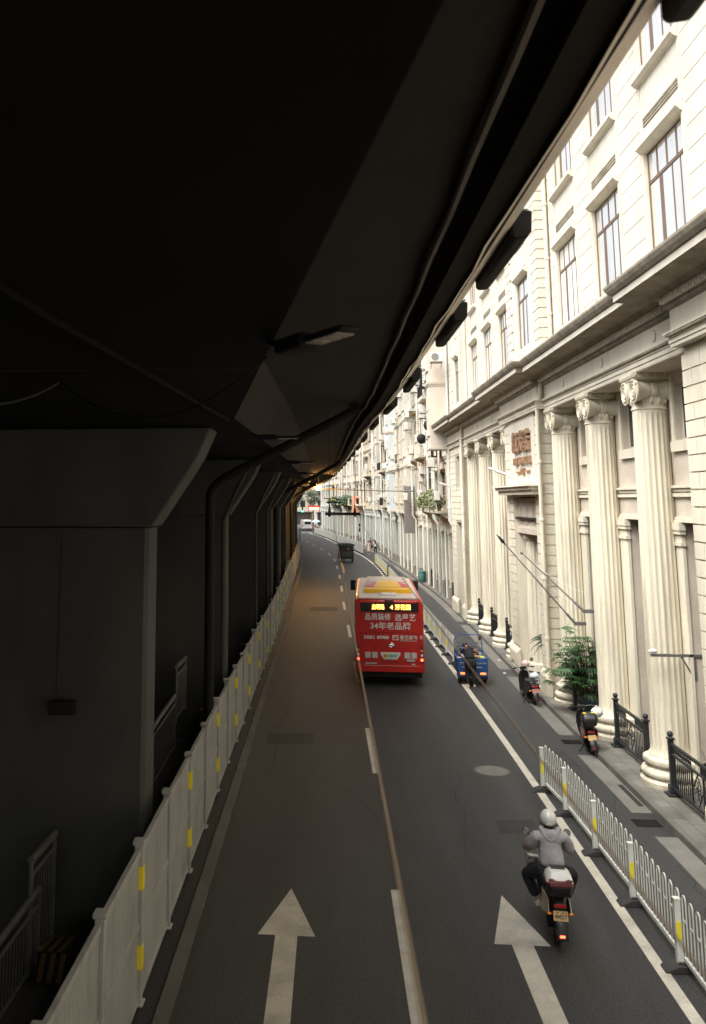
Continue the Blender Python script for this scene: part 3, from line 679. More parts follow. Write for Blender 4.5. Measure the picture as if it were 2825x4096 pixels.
# hoods, sills, aprons and incised lines round the windows
for (u,hw,za,zb) in wins:
    mb = MB(); e = hw + .1
    mb.prism([fU(u-e,.0,zb+.0),fU(u-e,.07,zb+.03),fU(u-e,.17,zb+.12),fU(u-e,.17,zb+.2),fU(u-e,.0,zb+.22)], (0,2*e,0))
    if za > 13: mb.prism([fU(u-e,.001,za-.22),fU(u-e,.1,za-.18),fU(u-e,.17,za-.1),fU(u-e,.17,za-.0),fU(u-e,.001,za+.01)], (0,2*e,0))
    for q in (-1, 1):
        a = u+q*(hw+.06); mb.box(a-.055,a+.055,.002,.03,za,zb,fU)
        if za < 13: mb.box(a-.05,a+.05,.002,.02,zb+.24,16.15,fU)
    mb.build('window_surround', M['stone'], HB)
for f_, hs in ((fM,hm),(fE,he)):
    for (a,b,c,d) in hs:
        mb = MB(); mb.prism([f_(a-.08,.0,d+.0),f_(a-.08,.07,d+.03),f_(a-.08,.16,d+.12),f_(a-.08,.16,d+.2),f_(a-.08,.0,d+.22)], (0,b-a+.16,0))
        if c > 13: mb.prism([f_(a-.08,.0,c-.2),f_(a-.08,.15,c-.1),f_(a-.08,.15,c),f_(a-.08,.0,c+.01)], (0,b-a+.16,0))
        for z0, z1 in ((d+.35,d+.4),(d+1.2,d+1.24)): mb.box(a+.1,b-.1,.002,.03,z0,z1,f_)
        for q in (a+.1,b-.14): mb.box(q,q+.04,.002,.03,d+.4,d+1.2,f_)
        mb.build('window_surround', M['stone'], HB)
for (u,hw,za,zb) in wins:
    if za < 13:
        mb = MB()
        for z in (15.12,15.2,15.28): mb.box(u-hw+.1,u+hw-.1,.002,.025,z,z+.05,fU)
        mb.build('apron_moulding', M['stone_grime'], HB)
# coursed piers between the windows
mb = MB()
def courses(f_, a, b, z0, z1, h=.52, gap=.022, pr=.014):
    z = z0; mb = MB()
    while z < z1-.05:
        mb.box(a, b, .001, pr, z, min(z+h-gap, z1), f_); z += h
    mb.build('coursed_pier', M['stone_clean'], HB)
ed = [(3.0,5.2)] + [(7.8,9.3),(11.9,17.7),(20.3,21.8),(24.4,25.75),(28.35,29.1)]
for a, b in ed: courses(fU, a, b, 11.5, 24)
for a, b in [(34.45,36.05),(38.35,39.9),(42.2,43.85),(46.15,47.95)]: courses(fU, a, b, 11.5, 24)
def quoins(f_, a, b, z0, z1, side, h=.34, gap=.035):
    z = z0; i = 0; mb = MB()
    while z < z1-.1:
        e = .16 if i % 2 else 0
        mb.box(a + (e if side > 0 else 0), b - (e if side < 0 else 0), .001, .045, z, z+h-gap, f_); z += h; i += 1
    mb.build('quoin', M['stone_clean'], HB)
quoins(fM, 29.15, 30.1, 11.5, 24, -1); quoins(fM, 33.4, 34.4, 11.5, 24, 1); quoins(fE, 48.0, 48.8, 11.5, 24, -1); quoins(fE, 51.6, 53, 11.5, 24, 1)
for u, x in ((29.15,XM),(34.4,XM)):
    z = 11.5; mb = MB()
    while z < 24: mb.box(x-.04, XU-.05, u-.03 if u < 30 else u, u if u < 30 else u+.03, z, z+.3); z += .34
    mb.build('quoin', M['stone_clean'], HB)

# cornice: swept moulding, breaking forward over the piers
prof = [(0,10.2),(.08,10.24),(.1,10.31),(.12,10.31),(.12,10.45),(.26,10.46),(.32,10.53),(.36,10.54),(.8,10.56),(.82,10.72),(.87,10.73),(.93,10.8),(.97,10.88),(.97,10.93),(.3,11.02),(-.4,11.06)]
def cornice_rows(segs):
    """segs: list of (y0, y1, x_face)"""
    rows = []
    for i, (a, b, x) in enumerate(segs):
        pa = segs[i-1][2] if i else None; pn = segs[i+1][2] if i < len(segs)-1 else None
        # mitred break: shift the row along y by the projection of each profile point
        def row(y, s): return [(x - w, y + s*w, z) for w, z in prof]
        rows.append(row(a, 0 if pa is None else (1 if pa < x else -1)*1.0)); rows.append(row(b, 0 if pn is None else (-1 if pn < x else 1)*1.0))
    return rows
segs = [(-34,13.6,7.05),(13.6,17.7,6.8),(17.7,29.4,7.05),(29.4,35.9,6.82),(35.9,47.5,7.05),(47.5,53.0,6.95)]
mb = MB(); rows = cornice_rows(segs)
rows.append([(7.0, 53.95, z) if w > 0 else (7.4, 53.95, z) for w, z in prof])
rows[-2] = [(6.95 - w, 53.0 + w, z) for w, z in prof]
rows[-1] = [(9.0, 53.0 + w, z) for w, z in prof]
mb.sweep(rows[:2*len(segs)] + [rows[-1]])
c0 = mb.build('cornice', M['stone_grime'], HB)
for a, b, x in segs:
    mb = MB(); y = max(a,6) + (.6 if x > 7 else .1)
    while y < b - .1: mb.box(x-.215, x-.119, y, y+.07, 10.315, 10.448); y += .125
    mb.build('dentils', M['stone'], c0)
# pale fascia band of the cornice and blocking course above it
mb = MB()
for a, b, x in segs:
    mb.box(x-.832, x-.79, a - (.8 if x < 7 else -.8), b + (.8 if x < 7 else -.8), 10.575, 10.715)
    mb.box(x-.05 if x > 7 else x+.1, XU+.05, a, b, 11.03, 11.5)
mb.build('blocking_course', M['stone_clean'], HB)
# entablature: frieze and three stepped fasciae, with small rosettes
mb = MB()
for a, b, x in segs:
    if x > 7:
        mb.box(x, 8.6, a, b, 9.75, 10.2); mb.box(x, 8.6, a, b, 9.39, 9.49); mb.box(x-.025, 8.6, a, b, 9.49, 9.6); mb.box(x-.05, 8.6, a, b, 9.6, 9.7); mb.box(x-.1, 8.0, a, b, 9.705, 9.745)
    else:
        mb.box(x, 8.6, a, b, 9.75, 10.2); mb.box(x-.02, 8.6, a-.02, b+.02, 9.45, 9.53); mb.box(x-.045, 8.6, a-.045, b+.045, 9.53, 9.62); mb.box(x-.07, 8.6, a-.07, b+.07, 9.62, 9.71); mb.box(x-.13, 8.0, a-.13, b+.13, 9.712, 9.748)
en = mb.build('entablature', M['stone'], HB)
for a, b, x in segs:
    xe = x-.085 if x > 7 else x-.11; n = int((b-max(a,6))/.05); y0 = max(a,6); mb = MB()
    mb.tube([(xe,y0+.05*q,9.672) for q in range(n+1)], [.034 if q % 2 else .014 for q in range(n+1)], 6); mb.build('egg_moulding', M['stone_grime'], en)
mb = MB()
for u in (19.3,23.05,26.9,39,42.6):
    mb.ball((7.045,u,9.99), (.03,.1,.14), 10, 6); mb.lathe([(.13,0),(.13,.02),(.1,.03)], (7.02,u,9.99), 14, 'X')
mb.build('rosette', M['stone'], en)

# fluted ionic columns
def column(y, x=7.5, label=None):
    zb, zt = .95, 8.5; NF = 20; per = 6
    mb = MB(); rows = []
    for z, r, fl in [(.84,.45,0),(.9,.42,0),(.97,.412,0),(1.02,.411,1),(2.6,.41,1),(4.2,.406,1),(6.2,.397,1),(8.3,.386,1),(8.4,.386,.6),(8.46,.386,0),(8.53,.386,0)]:
        row = []
        for k in range(NF*per):
            a = 2*PI*k/(NF*per); ph = (k % per)/per
            d = 0 if ph < .2 else .026*math.sin(PI*(ph-.2)/.8)
            row.append((x + (r-d*fl)*math.cos(a), y + (r-d*fl)*math.sin(a), z))
        rows.append(row)
    mb.sweep(rows, close=True); sh = mb.build('column', M['stone_column'], HB, smooth=25)
    mb = MB(); mb.lathe([(.0,.1),(.66,.1),(.68,.17),(.68,.26),(.62,.31),(.6,.33),(.645,.36),(.665,.42),(.645,.48),(.58,.51),(.545,.53),(.53,.56),(.54,.6),(.6,.62),(.615,.67),(.6,.72),(.52,.75),(.49,.76),(.485,.8),(.45,.845)], (x,y,0), 40, cap=False)
    mb.build('base', M['stone_column'], sh, smooth=50)
    mb = MB(); mb.lathe([(.386,8.53),(.41,8.54),(.41,8.58),(.385,8.59),(.39,8.7),(.41,8.86),(.43,8.95)], (x,y,0), 32, cap=False)
    # carved ornament on the necking
    for k in range(14):
        a = 2*PI*k/14; mb.ball((x+.405*math.cos(a), y+.405*math.sin(a), 8.73), (.04,.04,.08), 6, 4)
    # bolsters (scroll rolls) run across, scroll spirals on both faces
    for s in (-1, 1):
        yc, zc = y+s*.3, 8.97
        prof_ = [(.005,-.455),(.285,-.45),(.29,-.42),(.26,-.38),(.2,-.2),(.165,-.07),(.185,-.06),(.19,0),(.185,.06),(.165,.07),(.2,.2),(.26,.38),(.29,.42),(.285,.45),(.005,.455)]
        mb.lathe(prof_, (x,yc,zc), 20, 'X')
        for fx in (-.455, .455):
            pts = [(x+fx, yc + s*(.265-.22*q/40)*math.cos(q*.40+.5), zc + (.265-.22*q/40)*math.sin(q*.40+.5)*1.0) for q in range(41)]
            mb.tube(pts, [.034-.016*q/40 for q in range(41)], 6)
    for fx, d in ((-.45,.09),(.36,.09)):
        mb.prism([(x+fx, y+.33, 9.12),(x+fx,y+.12,9.05),(x+fx,y-.12,9.05),(x+fx,y-.33,9.12),(x+fx,y-.33,9.22),(x+fx,y+.33,9.22)], (d,0,0))
    mb.box(x-.4,x+.4,y-.33,y+.33,8.98,9.22)
    mb.box(x-.47,x+.47,y-.46,y+.46,9.22,9.27); mb.box(x-.5,x+.5,y-.5,y+.5,9.27,9.388)
    for k in range(12):
        mb.ball((x-.5, y-.44+.08*k, 9.33), (.03,.03,.04), 6, 4); mb.ball((x-.44+.08*k, y-.5, 9.33), (.03,.03,.04), 6, 4)
    mb.build('capital', M['stone_column'], sh, smooth=40)
for y in (21.1,25.0,28.8): column(y)
for y in (36.5,39.6,43.2,46.85): column(y)
column(9.4)

# recessed wall behind the columns
XR = 7.85
def fR(u, w, z): return (XR - w, u, z)
bays = [(17.7,21.1),(21.1,25.0),(25.0,28.8),(36.5,39.6),(39.6,43.2),(43.2,46.9),(5.4,9.4),(9.4,13.6)]
hr = []; doors = []
for a, b in bays:
    c = (a+b)/2
    hr.append((c-1.12,c+1.12,7.78,9.08)); doors.append((c-1.05,c+1.05,.15,5.93))
for lo, hi in ((-34,13.6),(17.0,29.8),(35.7,47.6)):
    mb = MB()
    hs = [h for h in hr if lo < h[0] < hi] + [d for d in doors if lo < d[0] < hi]
    us = sorted({lo,hi} | {h[0] for h in hs} | {h[1] for h in hs}); zs = [.1,.15,5.93,7.78,9.08,9.39]
    for p, q in zip(us, us[1:]):
        for c, d in zip(zs, zs[1:]):
            mu, mz = (p+q)/2, (c+d)/2
            if not any(h[0] < mu < h[1] and h[2] < mz < h[3] for h in hs): mb.quad(fR(p,0,c),fR(q,0,c),fR(q,0,d),fR(p,0,d))
    for (p,q,c,d) in hs:
        e = -.25 if c > 5 else -.32
        for u in (p,q): mb.quad(fR(u,0,c),fR(u,e,c),fR(u,e,d),fR(u,0,d))
        mb.quad(fR(p,0,c),fR(q,0,c),fR(q,e,c),fR(p,e,c)); mb.quad(fR(p,0,d),fR(q,0,d),fR(q,e,d),fR(p,e,d))
    mb.build('recess_wall', M['plaster'], HB)
for (a,b,c,d) in hr:
    window(HB, fR, a, b, c, d, .16, M['glass_dark'], M['frame_pale'], None, [((a+b)/2+.1,.1),((a+b)/2+.55,.04),((a+b)/2-.4,.04)])
for (a,b,c,d) in hr:
    mb = MB()
    for u0, u1 in ((a-.16,a),(b,b+.16)): mb.box(u0,u1,.002,.05,c-.15,9.39,fR)
    mb.box(a-.16,b+.16,.002,.09,c-.26,c-.02,fR)
    mb.build('window_architrave', M['stone'], HB)
for lo, hi in bays:
    mb = MB(); lo2, hi2 = (max(lo, 17.0) if lo > 15 else lo), hi
    for z0, z1, w in ((6.7,6.76,.1),(6.62,6.7,.05),(6.5,6.58,.07),(5.99,6.05,.05),(5.93,5.985,.09)): mb.box(lo2,hi2,.002,w,z0,z1,fR)
    mb.build('string_course', M['stone'], HB)
for (a,b,c,d) in doors:
    mb = MB()
    for u0, u1 in ((a-.62,a+.03),(b-.03,b+.62)):
        mb.box(u0,u1,.002,.07,.15,5.4,fR); mb.box(u0-.03,u1+.03,.002,.11,5.4,5.48,fR); mb.box(u0,u1,.002,.08,5.48,5.66,fR); mb.box(u0-.05,u1+.05,.002,.13,5.66,5.75,fR); mb.box(u0-.07,u1+.07,.002,.15,5.75,5.925,fR); mb.box(u0-.05,u1+.05,.002,.1,.15,.5,fR)
    mb.build('pilaster', M['stone'], HB)
    mb = MB(); mb.box(a+.005,b-.005,-.4,-.3,.15,5.925,fR)
    for q in range(4): mb.box(a+.1+q*.48,a+.46+q*.48,-.299,-.28,.4,3.2,fR); mb.box(a+.1+q*.48,a+.46+q*.48,-.299,-.28,3.5,5.6,fR)
    mb.build('door', M['door_dark'], HB)

# rusticated piers (nearest, doorway and end pier)
def rust_pier(y0, y1, x, ztop, h=.335, openings=(), front=True):
    """blocks with sunk joints over a core"""
    core = MB(); facade(core, lambda u,w,z: (x-w,u,z), y0, y1, .1, ztop, [o for o in openings], 1.0)
    for y in (y0,y1): core.quad((x,y,.1),(8.6,y,.1),(8.6,y,ztop),(x,y,ztop))
    p = core.build('pier', M['stone'], HB)
    mb = MB(); z = .95; i = 0
    while z < ztop-.3:
        zt = min(z+h, ztop) - .03
        spans = [(y0,y1)]
        for (a,b,c,d) in openings:
            if c < z+.1 < d:
                spans = [(y0,a),(b,y1)]
        for a, b in spans:
            w = b-a; n = max(1, round(w/.78)); off = .5 if i % 2 else 0
            cuts = [a] + [a + w*(k+off)/n for k in range(1 if off == 0 else 0, n) if 0.05 < (k+off)/n < .95] + [b]
            for p0, p1 in zip(cuts, cuts[1:]): mb.box(x-.04, x-.001, p0+(.012 if p0 > a else -.0), p1-(.012 if p1 < b else -.0), z, zt)
        for y, s in ((y0,-1),(y1,1)): mb.box(x-.04, 7.9, min(y,y+s*.04), max(y,y+s*.04), z, zt)
        z += h; i += 1
    mb.build('rusticated_blocks', M['stone'], p)
    spans = [(y0,y1)]
    for (a,b,c,d) in openings:
        if c < .3: spans = [(y0,a),(b,y1)]
    for a, b in spans:
        mb = MB(); mb.box(x-.16, x-.001, a-.12, b+.12 if b == y1 else b, .1, .7); mb.prism([(x-.16,a-.12,.7),(x-.12,a-.12,.78),(x-.05,a-.12,.86),(x-.001,a-.12,.9),(x-.001,a-.12,.7)], (0,(b+.12 if b == y1 else b)-a+.12,0))
        mb.build('plinth', M['stone_column'], p, bevel=.015)
rust_pier(13.6, 17.7, 7.02, 9.46)
rust_pier(29.75, 35.65, 6.98, 9.46, openings=[(30.75,34.5,.12,6.55)])
rust_pier(47.6, 52.9, 7.05, 9.46, openings=[(49.0,50.6,6.9,8.9),(48.9,51.0,.12,5.2)])
# smooth sign field above the doorway, dark doorway with inner column
mb = MB(); mb.box(6.925, 6.975, 30.45, 34.75, 6.98, 9.44); sf = mb.build('sign_field', M['stone_clean'], HB)
mb = MB(); mb.box(8.0,8.2,30.7,34.55,.12,6.6); mb.box(6.99,8.0,30.74,34.52,5.75,5.8)
mb.build('doorway', M['interior'], HB)
mb = MB(); mb.box(7.15,7.99,30.755,34.49,5.2,6.5)
for q in range(4):
    for k in range(3): mb.box(7.11,7.15,30.95+q*1.05+k*.13,31.04+q*1.05+k*.13,5.55,6.2)
mb.box(7.06,7.15,30.76,34.48,5.2,5.42)
mb.build('door_entablature', M['plaster'], HB)
mb = MB(); rows = []
for z, r in [(.2,.5),(.45,.5),(.5,.43),(.7,.42),(2.5,.42),(4.85,.37),(4.9,.37),(4.95,.42),(5.02,.46),(5.2,.48)]:
    rows.append([(7.62+(r-(.02*math.sin(PI*((k%6)-1)/5) if .6 < z < 4.87 and k%6 else 0))*math.cos(2*PI*k/108), 33.95+(r-(.02*math.sin(PI*((k%6)-1)/5) if .6 < z < 4.87 and k%6 else 0))*math.sin(2*PI*k/108), z) for k in range(108)])
mb.sweep(rows, close=True); mb.build('door_column', M['stone_column'], HB, smooth=25)
mb = MB(); mb.box(6.5,6.97,29.7,35.75,6.78,6.9); mb.box(6.6,6.97,29.8,35.65,6.62,6.78); mb.box(6.4,6.97,29.6,35.85,6.9,6.96); mb.build('canopy', M['stone'], HB)
# arched niche on the end pier
mb = MB(); mb.box(7.4,7.45,48.9,50.7,6.8,9.0); mb.build('arched_window', M['glass_dark'], HB)
# downpipes on the facade
def downpipe(pts, name='downpipe', m='stone', r=.075):
    mb = MB(); mb.tube(pts, r, 10)
    for p, q in zip(pts, pts[1:]):
        L = (Vector(q)-Vector(p)).length
        if L > 3:
            for i in range(1, int(L/1.9)+1):
                c = Vector(p).lerp(Vector(q), i*1.9/L if i*1.9 < L else .99); mb.lathe([(r+.02,-.04),(r+.02,.04)], tuple(c), 10)
    return mb.build(name, M[m], HB, smooth=40)
downpipe([(7.28,29.02,24),(7.28,29.02,11.4),(7.0,29.0,11.2)]); downpipe([(6.95,29.35,10.4),(6.92,29.3,9.95),(6.86,29.55,9.6),(6.86,29.6,.95)])
downpipe([(6.94,47.45,10.3),(6.9,47.4,9.6),(6.9,47.4,.3)]); downpipe([(7.3,47.6,24),(7.3,47.6,11.3)])
# lower soffit lining above the columns
mb = MB(); mb.box(7.06,8.6,17.7,29.7,9.37,9.388); mb.box(7.06,8.6,35.7,47.6,9.37,9.388); mb.build('portico_ceiling', M['plaster'], HB)

# copper sign letters over the doorway
sg = thing('hotel_sign', 'copper raised sign letters on the pale wall above the hotel doorway', 'sign', (6.92,32.5,7.6))
mb = MB(); text_mesh(mb, '新亚大酒店', .82, (6.86,32.35,8.5), (0,-1,0), (0,0,1), ext=.06, fat=.014, width=2.75); mb.build('main_lettering', M['bronze'], sg)
mb = MB(); text_mesh(mb, 'NEW ASIA HOTEL', .34, (6.87,32.3,7.84), (0,-1,0), (0,0,1), ext=.05, fat=.012, width=2.75); mb.build('lower_lettering', M['bronze'], sg)
mb = MB(); text_mesh(mb, '1927', .3, (6.88,32.3,7.45), (0,-1,0), (0,0,1), ext=.04, fat=.01)
mb.box(6.84,6.92,32.8,33.4,7.43,7.48); mb.box(6.84,6.92,31.2,31.8,7.43,7.48); mb.build('small_lettering', M['bronze'], sg)

# street lamps on arms bolted to the facade
def arm_lamp(x, y, z, d, L, label):
    t = thing('wall_lamp', label, 'street lamp', (x,y,z)); d = Vector(d).normalized()
    a = Vector((x,y,z)); b = a + d*L*.62
    mb = MB(); mb.tube([tuple(a),tuple(b)], .024, 8); mb.build('arm', M['frame_pale'], t)
    mb = MB(); mb.tube([tuple(b-d*.1),tuple(b),tuple(a+d*L*.9),tuple(a+d*L)], [.03,.048,.048,.03], 10); mb.build('housing', M['frame_pale'], t, smooth=40)
    mb = MB(); c = a+d*L*.8; mb.box(c.x-.1,c.x+.1,c.y-.07,c.y+.07,c.z-.1,c.z-.08); mb.build('lens', M['lens_off'], t)
arm_lamp(6.6, 29.9, 6.98, (-.55,.55,.27), 1.75, 'white street lamp on an arm beside the hotel doorway canopy')
arm_lamp(6.95, 48.2, 7.0, (-.75,.35,.25), 1.3, 'white street lamp on an arm at the far end pier of the hotel')

# flagpoles
def flagpole(base, tip, label, spear=True):
    t = thing('flagpole', label, 'flagpole', base); a, b = Vector(base), Vector(tip); d = (b-a).normalized()
    mb = MB(); mb.tube([tuple(a),tuple(b)], [.025,.016], 8); mb.build('pole', M['grey_steel'], t)
    mb = MB()
    if spear: mb.tube([tuple(b),tuple(b+d*.06),tuple(b+d*.12),tuple(b+d*.42)], [.02,.03,.055,.004], 8)
    else: mb.tube([tuple(b),tuple(b+d*.03),tuple(b+d*.07),tuple(b+d*.1)], [.02,.045,.045,.01], 8)
    mb.build('finial', M['black_metal'] if spear else M['chrome'], t, smooth=40)
    mb = MB(); mb.tube([tuple(a-d*.02),tuple(a+d*.35)], .036, 8); mb.box(a.x-.02,a.x+.3,a.y-.045,a.y+.045,a.z-.05,a.z+.05); mb.build('socket', M['grey_steel'], t)
    mb = MB(); mb.tube(sag(tuple(b), (a.x+.1,a.y,a.z+.5), .15, 8), .006, 4); mb.build('halyard', M['white_metal'], t)
flagpole((7.0,26.7,2.85), (5.15,27.0,5.1), 'slanting flagpole with a dark spear tip leaning out from the columns')
flagpole((7.05,25.9,3.3), (5.55,26.5,4.85), 'slanting flagpole with a small ball tip beside the spear tipped one', False)
# steel arm at the nearest column
t = thing('wall_bracket', 'thin steel bracket arm with a pale cap in front of the nearest column', 'bracket', (8.0,20.45,3.1))
mb = MB(); mb.box(6.95,8.6,20.42,20.47,3.0,3.06); mb.tube([(7.85,20.45,2.55),(7.6,20.45,3.0)], .02, 6); mb.box(7.85,7.9,20.43,20.46,2.5,3.0); mb.build('arm', M['grey_steel'], t)
mb = MB(); mb.ball((7.0,20.44,3.12), (.1,.06,.05), 10, 6); mb.build('cap', M['white_plastic'], t)

# black iron railings between the columns
def iron_railing(x, y0, y1, label, medallion=True):
    t = thing('iron_railing', label, 'railing', (x,y0,.15), 0, 'black iron railings between the hotel columns')
    for y in (y0, y1):
        mb = MB(); mb.box(x-.05,x+.05,y-.05,y+.05,.15,1.3); mb.box(x-.075,x+.075,y-.075,y+.075,1.3,1.335); mb.ball((x,y,1.41), .065, 12, 8)
        mb.prism([(x-.15,y-.15,.15),(x+.15,y-.15,.15),(x+.13,y-.15,.2),(x-.13,y-.15,.2)], (0,.3,0)); mb.box(x-.085,x+.085,y-.085,y+.085,.2,.36); mb.build('post', M['black_metal'], t, bevel=.006)
    a, b = min(y0,y1)+.05, max(y0,y1)-.05
    mb = MB(); mb.box(x-.03,x+.03,a,b,1.18,1.24); mb.box(x-.02,x+.02,a,b,.98,1.02); mb.box(x-.025,x+.025,a,b,.28,.34)
    n = int((b-a)/.1)
    for i in range(n):
        y = a+(b-a)*(i+.5)/n
        if medallion and abs(y-(a+b)/2) < .28: continue
        mb.tube([(x,y,.34),(x,y,.98)], .012, 5)
        mb.lathe([(.03,-.006),(.045,-.006),(.045,.006),(.03,.006),(.03,-.006)], (x,y,1.1), 10, 'X', cap=False)
        mb.tube([(x,y-.04,1.03),(x,y+.04,1.17)], .008, 4); mb.tube([(x,y+.04,1.03),(x,y-.04,1.17)], .008, 4)
    mb.build('bars', M['black_metal'], t)
    if medallion:
        mb = MB(); c = (a+b)/2
        dm = [(x,c,.36),(x,c+.22,.66),(x,c,.96),(x,c-.22,.66),(x,c,.36)]; mb.tube(dm, .014, 5)
        for s in (-1,1):
            for zc, rr in ((.55,.08),(.76,.08),(.66,.05)): mb.tube([(x,c+s*.07+rr*math.cos(q*PI/5),zc+rr*math.sin(q*PI/5)) for q in range(11)], .009, 5)
        for s in (-.26,.26): mb.tube([(x,c+s,.34),(x,c+s,.98)], .012, 5)
        mb.build('medallion', M['black_metal'], t)
iron_railing(7.2, 20.3, 17.6, 'black iron railing with ball topped post, nearest one beside the leaning bicycle')
iron_railing(7.22, 24.05, 21.85, 'black iron railing behind the parked scooter with the black top box')
iron_railing(7.3, 38.7, 36.9, 'black iron railing in the far colonnade next to the doorway pier')
iron_railing(7.32, 42.35, 40.5, 'black iron railing second from the doorway pier in the far colonnade', False)
iron_railing(7.34, 46.0, 44.1, 'black iron railing at the far end of the far colonnade', False)
t = thing('gate_post', 'black iron gate post on a square foot in front of the green palm', 'post', (7.22,28.0,.15))
mb = MB(); mb.box(-.05,.05,-.05,.05,0,1.15); mb.box(-.07,.07,-.07,.07,1.15,1.18); mb.ball((0,0,1.25), .06, 10, 8); mb.build('post', M['black_metal'], t, local=True)
mb = MB(); mb.prism([(-.17,-.17,0),(.17,-.17,0),(.1,-.17,.1),(-.1,-.17,.1)], (0,.34,0)); mb.build('foot', M['black_metal'], t, local=True)

# ================================================================== ROW OF OLD ARCADED SHOPHOUSES
def qface(y): return kerb(y) + .42
QM = {}
for i, (c, c2) in enumerate([((.60,.54,.44),(.6,.57,.47)), ((.55,.52,.43),(.5,.5,.43)), ((.6,.6,.53),(.56,.59,.54)), ((.52,.49,.4),(.5,.52,.45)), ((.62,.55,.44),(.58,.6,.54)), ((.56,.5,.38),(.55,.57,.5)), ((.6,.57,.48),(.6,.62,.57)), ((.55,.47,.35),(.55,.56,.5)), ((.6,.53,.42),(.56,.58,.53))]):
    c = tuple(v*.82 for v in c); c2 = tuple(v*.85 for v in c2)
    QM[i] = (mat('shophouse wall paint', c, .85, var=.1, vscale=.8, fine=.04, fscale=20, dirt=tuple(v*.6 for v in c), dirt_amt=.45, dirt_scale=1.3, dirt_stretch=(1,1,.25)),
             mat('shophouse arcade whitewash', c2, .8, var=.1, vscale=.7, fine=.04, dirt=tuple(v*.62 for v in c2), dirt_amt=.4, dirt_scale=1.2, dirt_stretch=(1,1,.3)))
pink = mat('pinkish render', (.56,.49,.42), .85, var=.08, vscale=.6, dirt=(.36,.3,.25), dirt_amt=.3, dirt_scale=1)
greenish = mat('pale green render', (.43,.47,.36), .85, var=.15, vscale=1)
AC_SPOTS = []; 
def qilou(idx, ya, yb, label, floors, bay=None, balcony=None, arch=False, plants=False):
    r_ = random.Random(100+idx)
    p0 = Vector((qface(ya), ya, 0)); p1 = Vector((qface(yb), yb, 0)); L = (p1-p0).length; ux = (p1-p0)/L; nx = Vector((-ux.y, ux.x, 0))
    if nx.x > 0: nx = -nx
    def fr(u, w, z): p = p0 + ux*u + nx*w; return (p.x, p.y, z)
    wm, am = QM[idx % 9]
    t = thing('shophouse', label, 'building', tuple(p0))
    ztop = 5.3 + floors*4.0
    nb = max(2, round(L/3.3)); bw = L/nb
    holes = []
    for f in range(floors):
        z0 = 5.7 + 4.0*f
        for b in range(nb):
            uc = bw*(b+.5); w_ = bw*r_.choice([.30,.36,.4]); h_ = r_.choice([1.9,2.2,2.4])
            holes.append((uc-w_, uc+w_, z0+.75, z0+.75+h_))
    mb = MB(); facade(mb, fr, 0, L, 5.0, ztop+6, holes, .25)
    mb.quad(fr(0,0,0.1),fr(0,-8,.1),fr(0,-8,ztop+6),fr(0,0,ztop+6)) if idx == 99 else None
    mb.quad(fr(0,0,5.0),fr(0,-9,5.0),fr(0,-9,ztop+6),fr(0,0,ztop+6)); mb.quad(fr(L,0,5.0),fr(L,-9,5.0),fr(L,-9,ztop+6),fr(L,0,ztop+6))
    mb.quad(fr(0,0,5.0),fr(L,0,5.0),fr(L,-3.5,5.0),fr(0,-3.5,5.0)); mb.quad(fr(0,0,ztop+6),fr(L,0,ztop+6),fr(L,-9,ztop+6),fr(0,-9,ztop+6))
    for b in range(nb+1):
        u = min(max(bw*b, .2), L-.2); mb.box(u-.16,u+.16,.002,.09,5.3,ztop+5.5,fr)
    for f in range(floors+1):
        z0 = 5.25+4.0*f; mb.box(0,L,.0915,.2,z0,z0+.22,fr); mb.box(0,L,.0915,.14,z0-.14,z0,fr)
    mb.build('wall', wm, t)
    for (a,b,c,d) in holes:
        m_ = (a+b)/2
        mb = MB(); k = .05
        for x0, x1 in ((a,a+k),(b-k,b),(m_-k/2,m_+k/2)): mb.box(x0,x1,-.2,-.13,c,d,fr)
        mb.box(a,b,-.2,-.125,c,c+k,fr); mb.box(a,b,-.2,-.125,d-k,d,fr); mb.box(a,b,-.2,-.125,c+.68*(d-c),c+.68*(d-c)+k,fr); mb.box(a-.1,b+.1,.002,.14,c-.1,c-.01,fr)
        if r_.random() < .6: mb.box(a-.12,b+.12,.002,r_.uniform(.15,.45),d+.05,d+.13,fr)
        w = mb.build('window', M['frame_pale'] if r_.random() < .6 else M['frame_brown'], t)
        mb = MB(); mb.quad(fr(a,-.18,c),fr(b,-.18,c),fr(b,-.18,d),fr(a,-.18,d)); mb.build('pane', r_.choice([M['glass_dark'],M['glass'],M['glass_dark']]), w)
    # arcade
    for b in range(nb+1):
        u = min(max(bw*b, .32), L-.32); cw = .3
        mb = MB(); mb.box(u-cw,u+cw,-.55,.02,.12,4.4,fr); mb.box(u-cw-.06,u+cw+.06,-.6,.08,4.25,4.4,fr); mb.box(u-cw-.02,u+cw+.02,-.58,.05,4.0,4.08,fr)
        c_ = mb.build('arcade_column', am, t)
        mb = MB(); mb.box(u-cw-.05,u+cw+.05,-.6,.09,.12,r_.choice([.85,.95,1.1]),fr); mb.build('plinth', M['granite'], c_, bevel=.02)
    mb = MB(); mb.box(0,L,-.55,.0,4.4,5.0,fr); mb.box(0,L,.001,.07,4.85,4.98,fr); mb.build('arcade_beam', am, t)
    mb = MB(); mb.box(0,L,-3.6,-3.5,.12,5.0,fr); mb.build('shop_wall', am, t)
    for b in range(nb):
        mb = MB(); mb.box(bw*b+.5,bw*(b+1)-.5,-3.49,-3.44,.14,3.2,fr); mb.build('shutter', r_.choice([M['door_dark'],M['grey_steel'],M['granite']]), t)
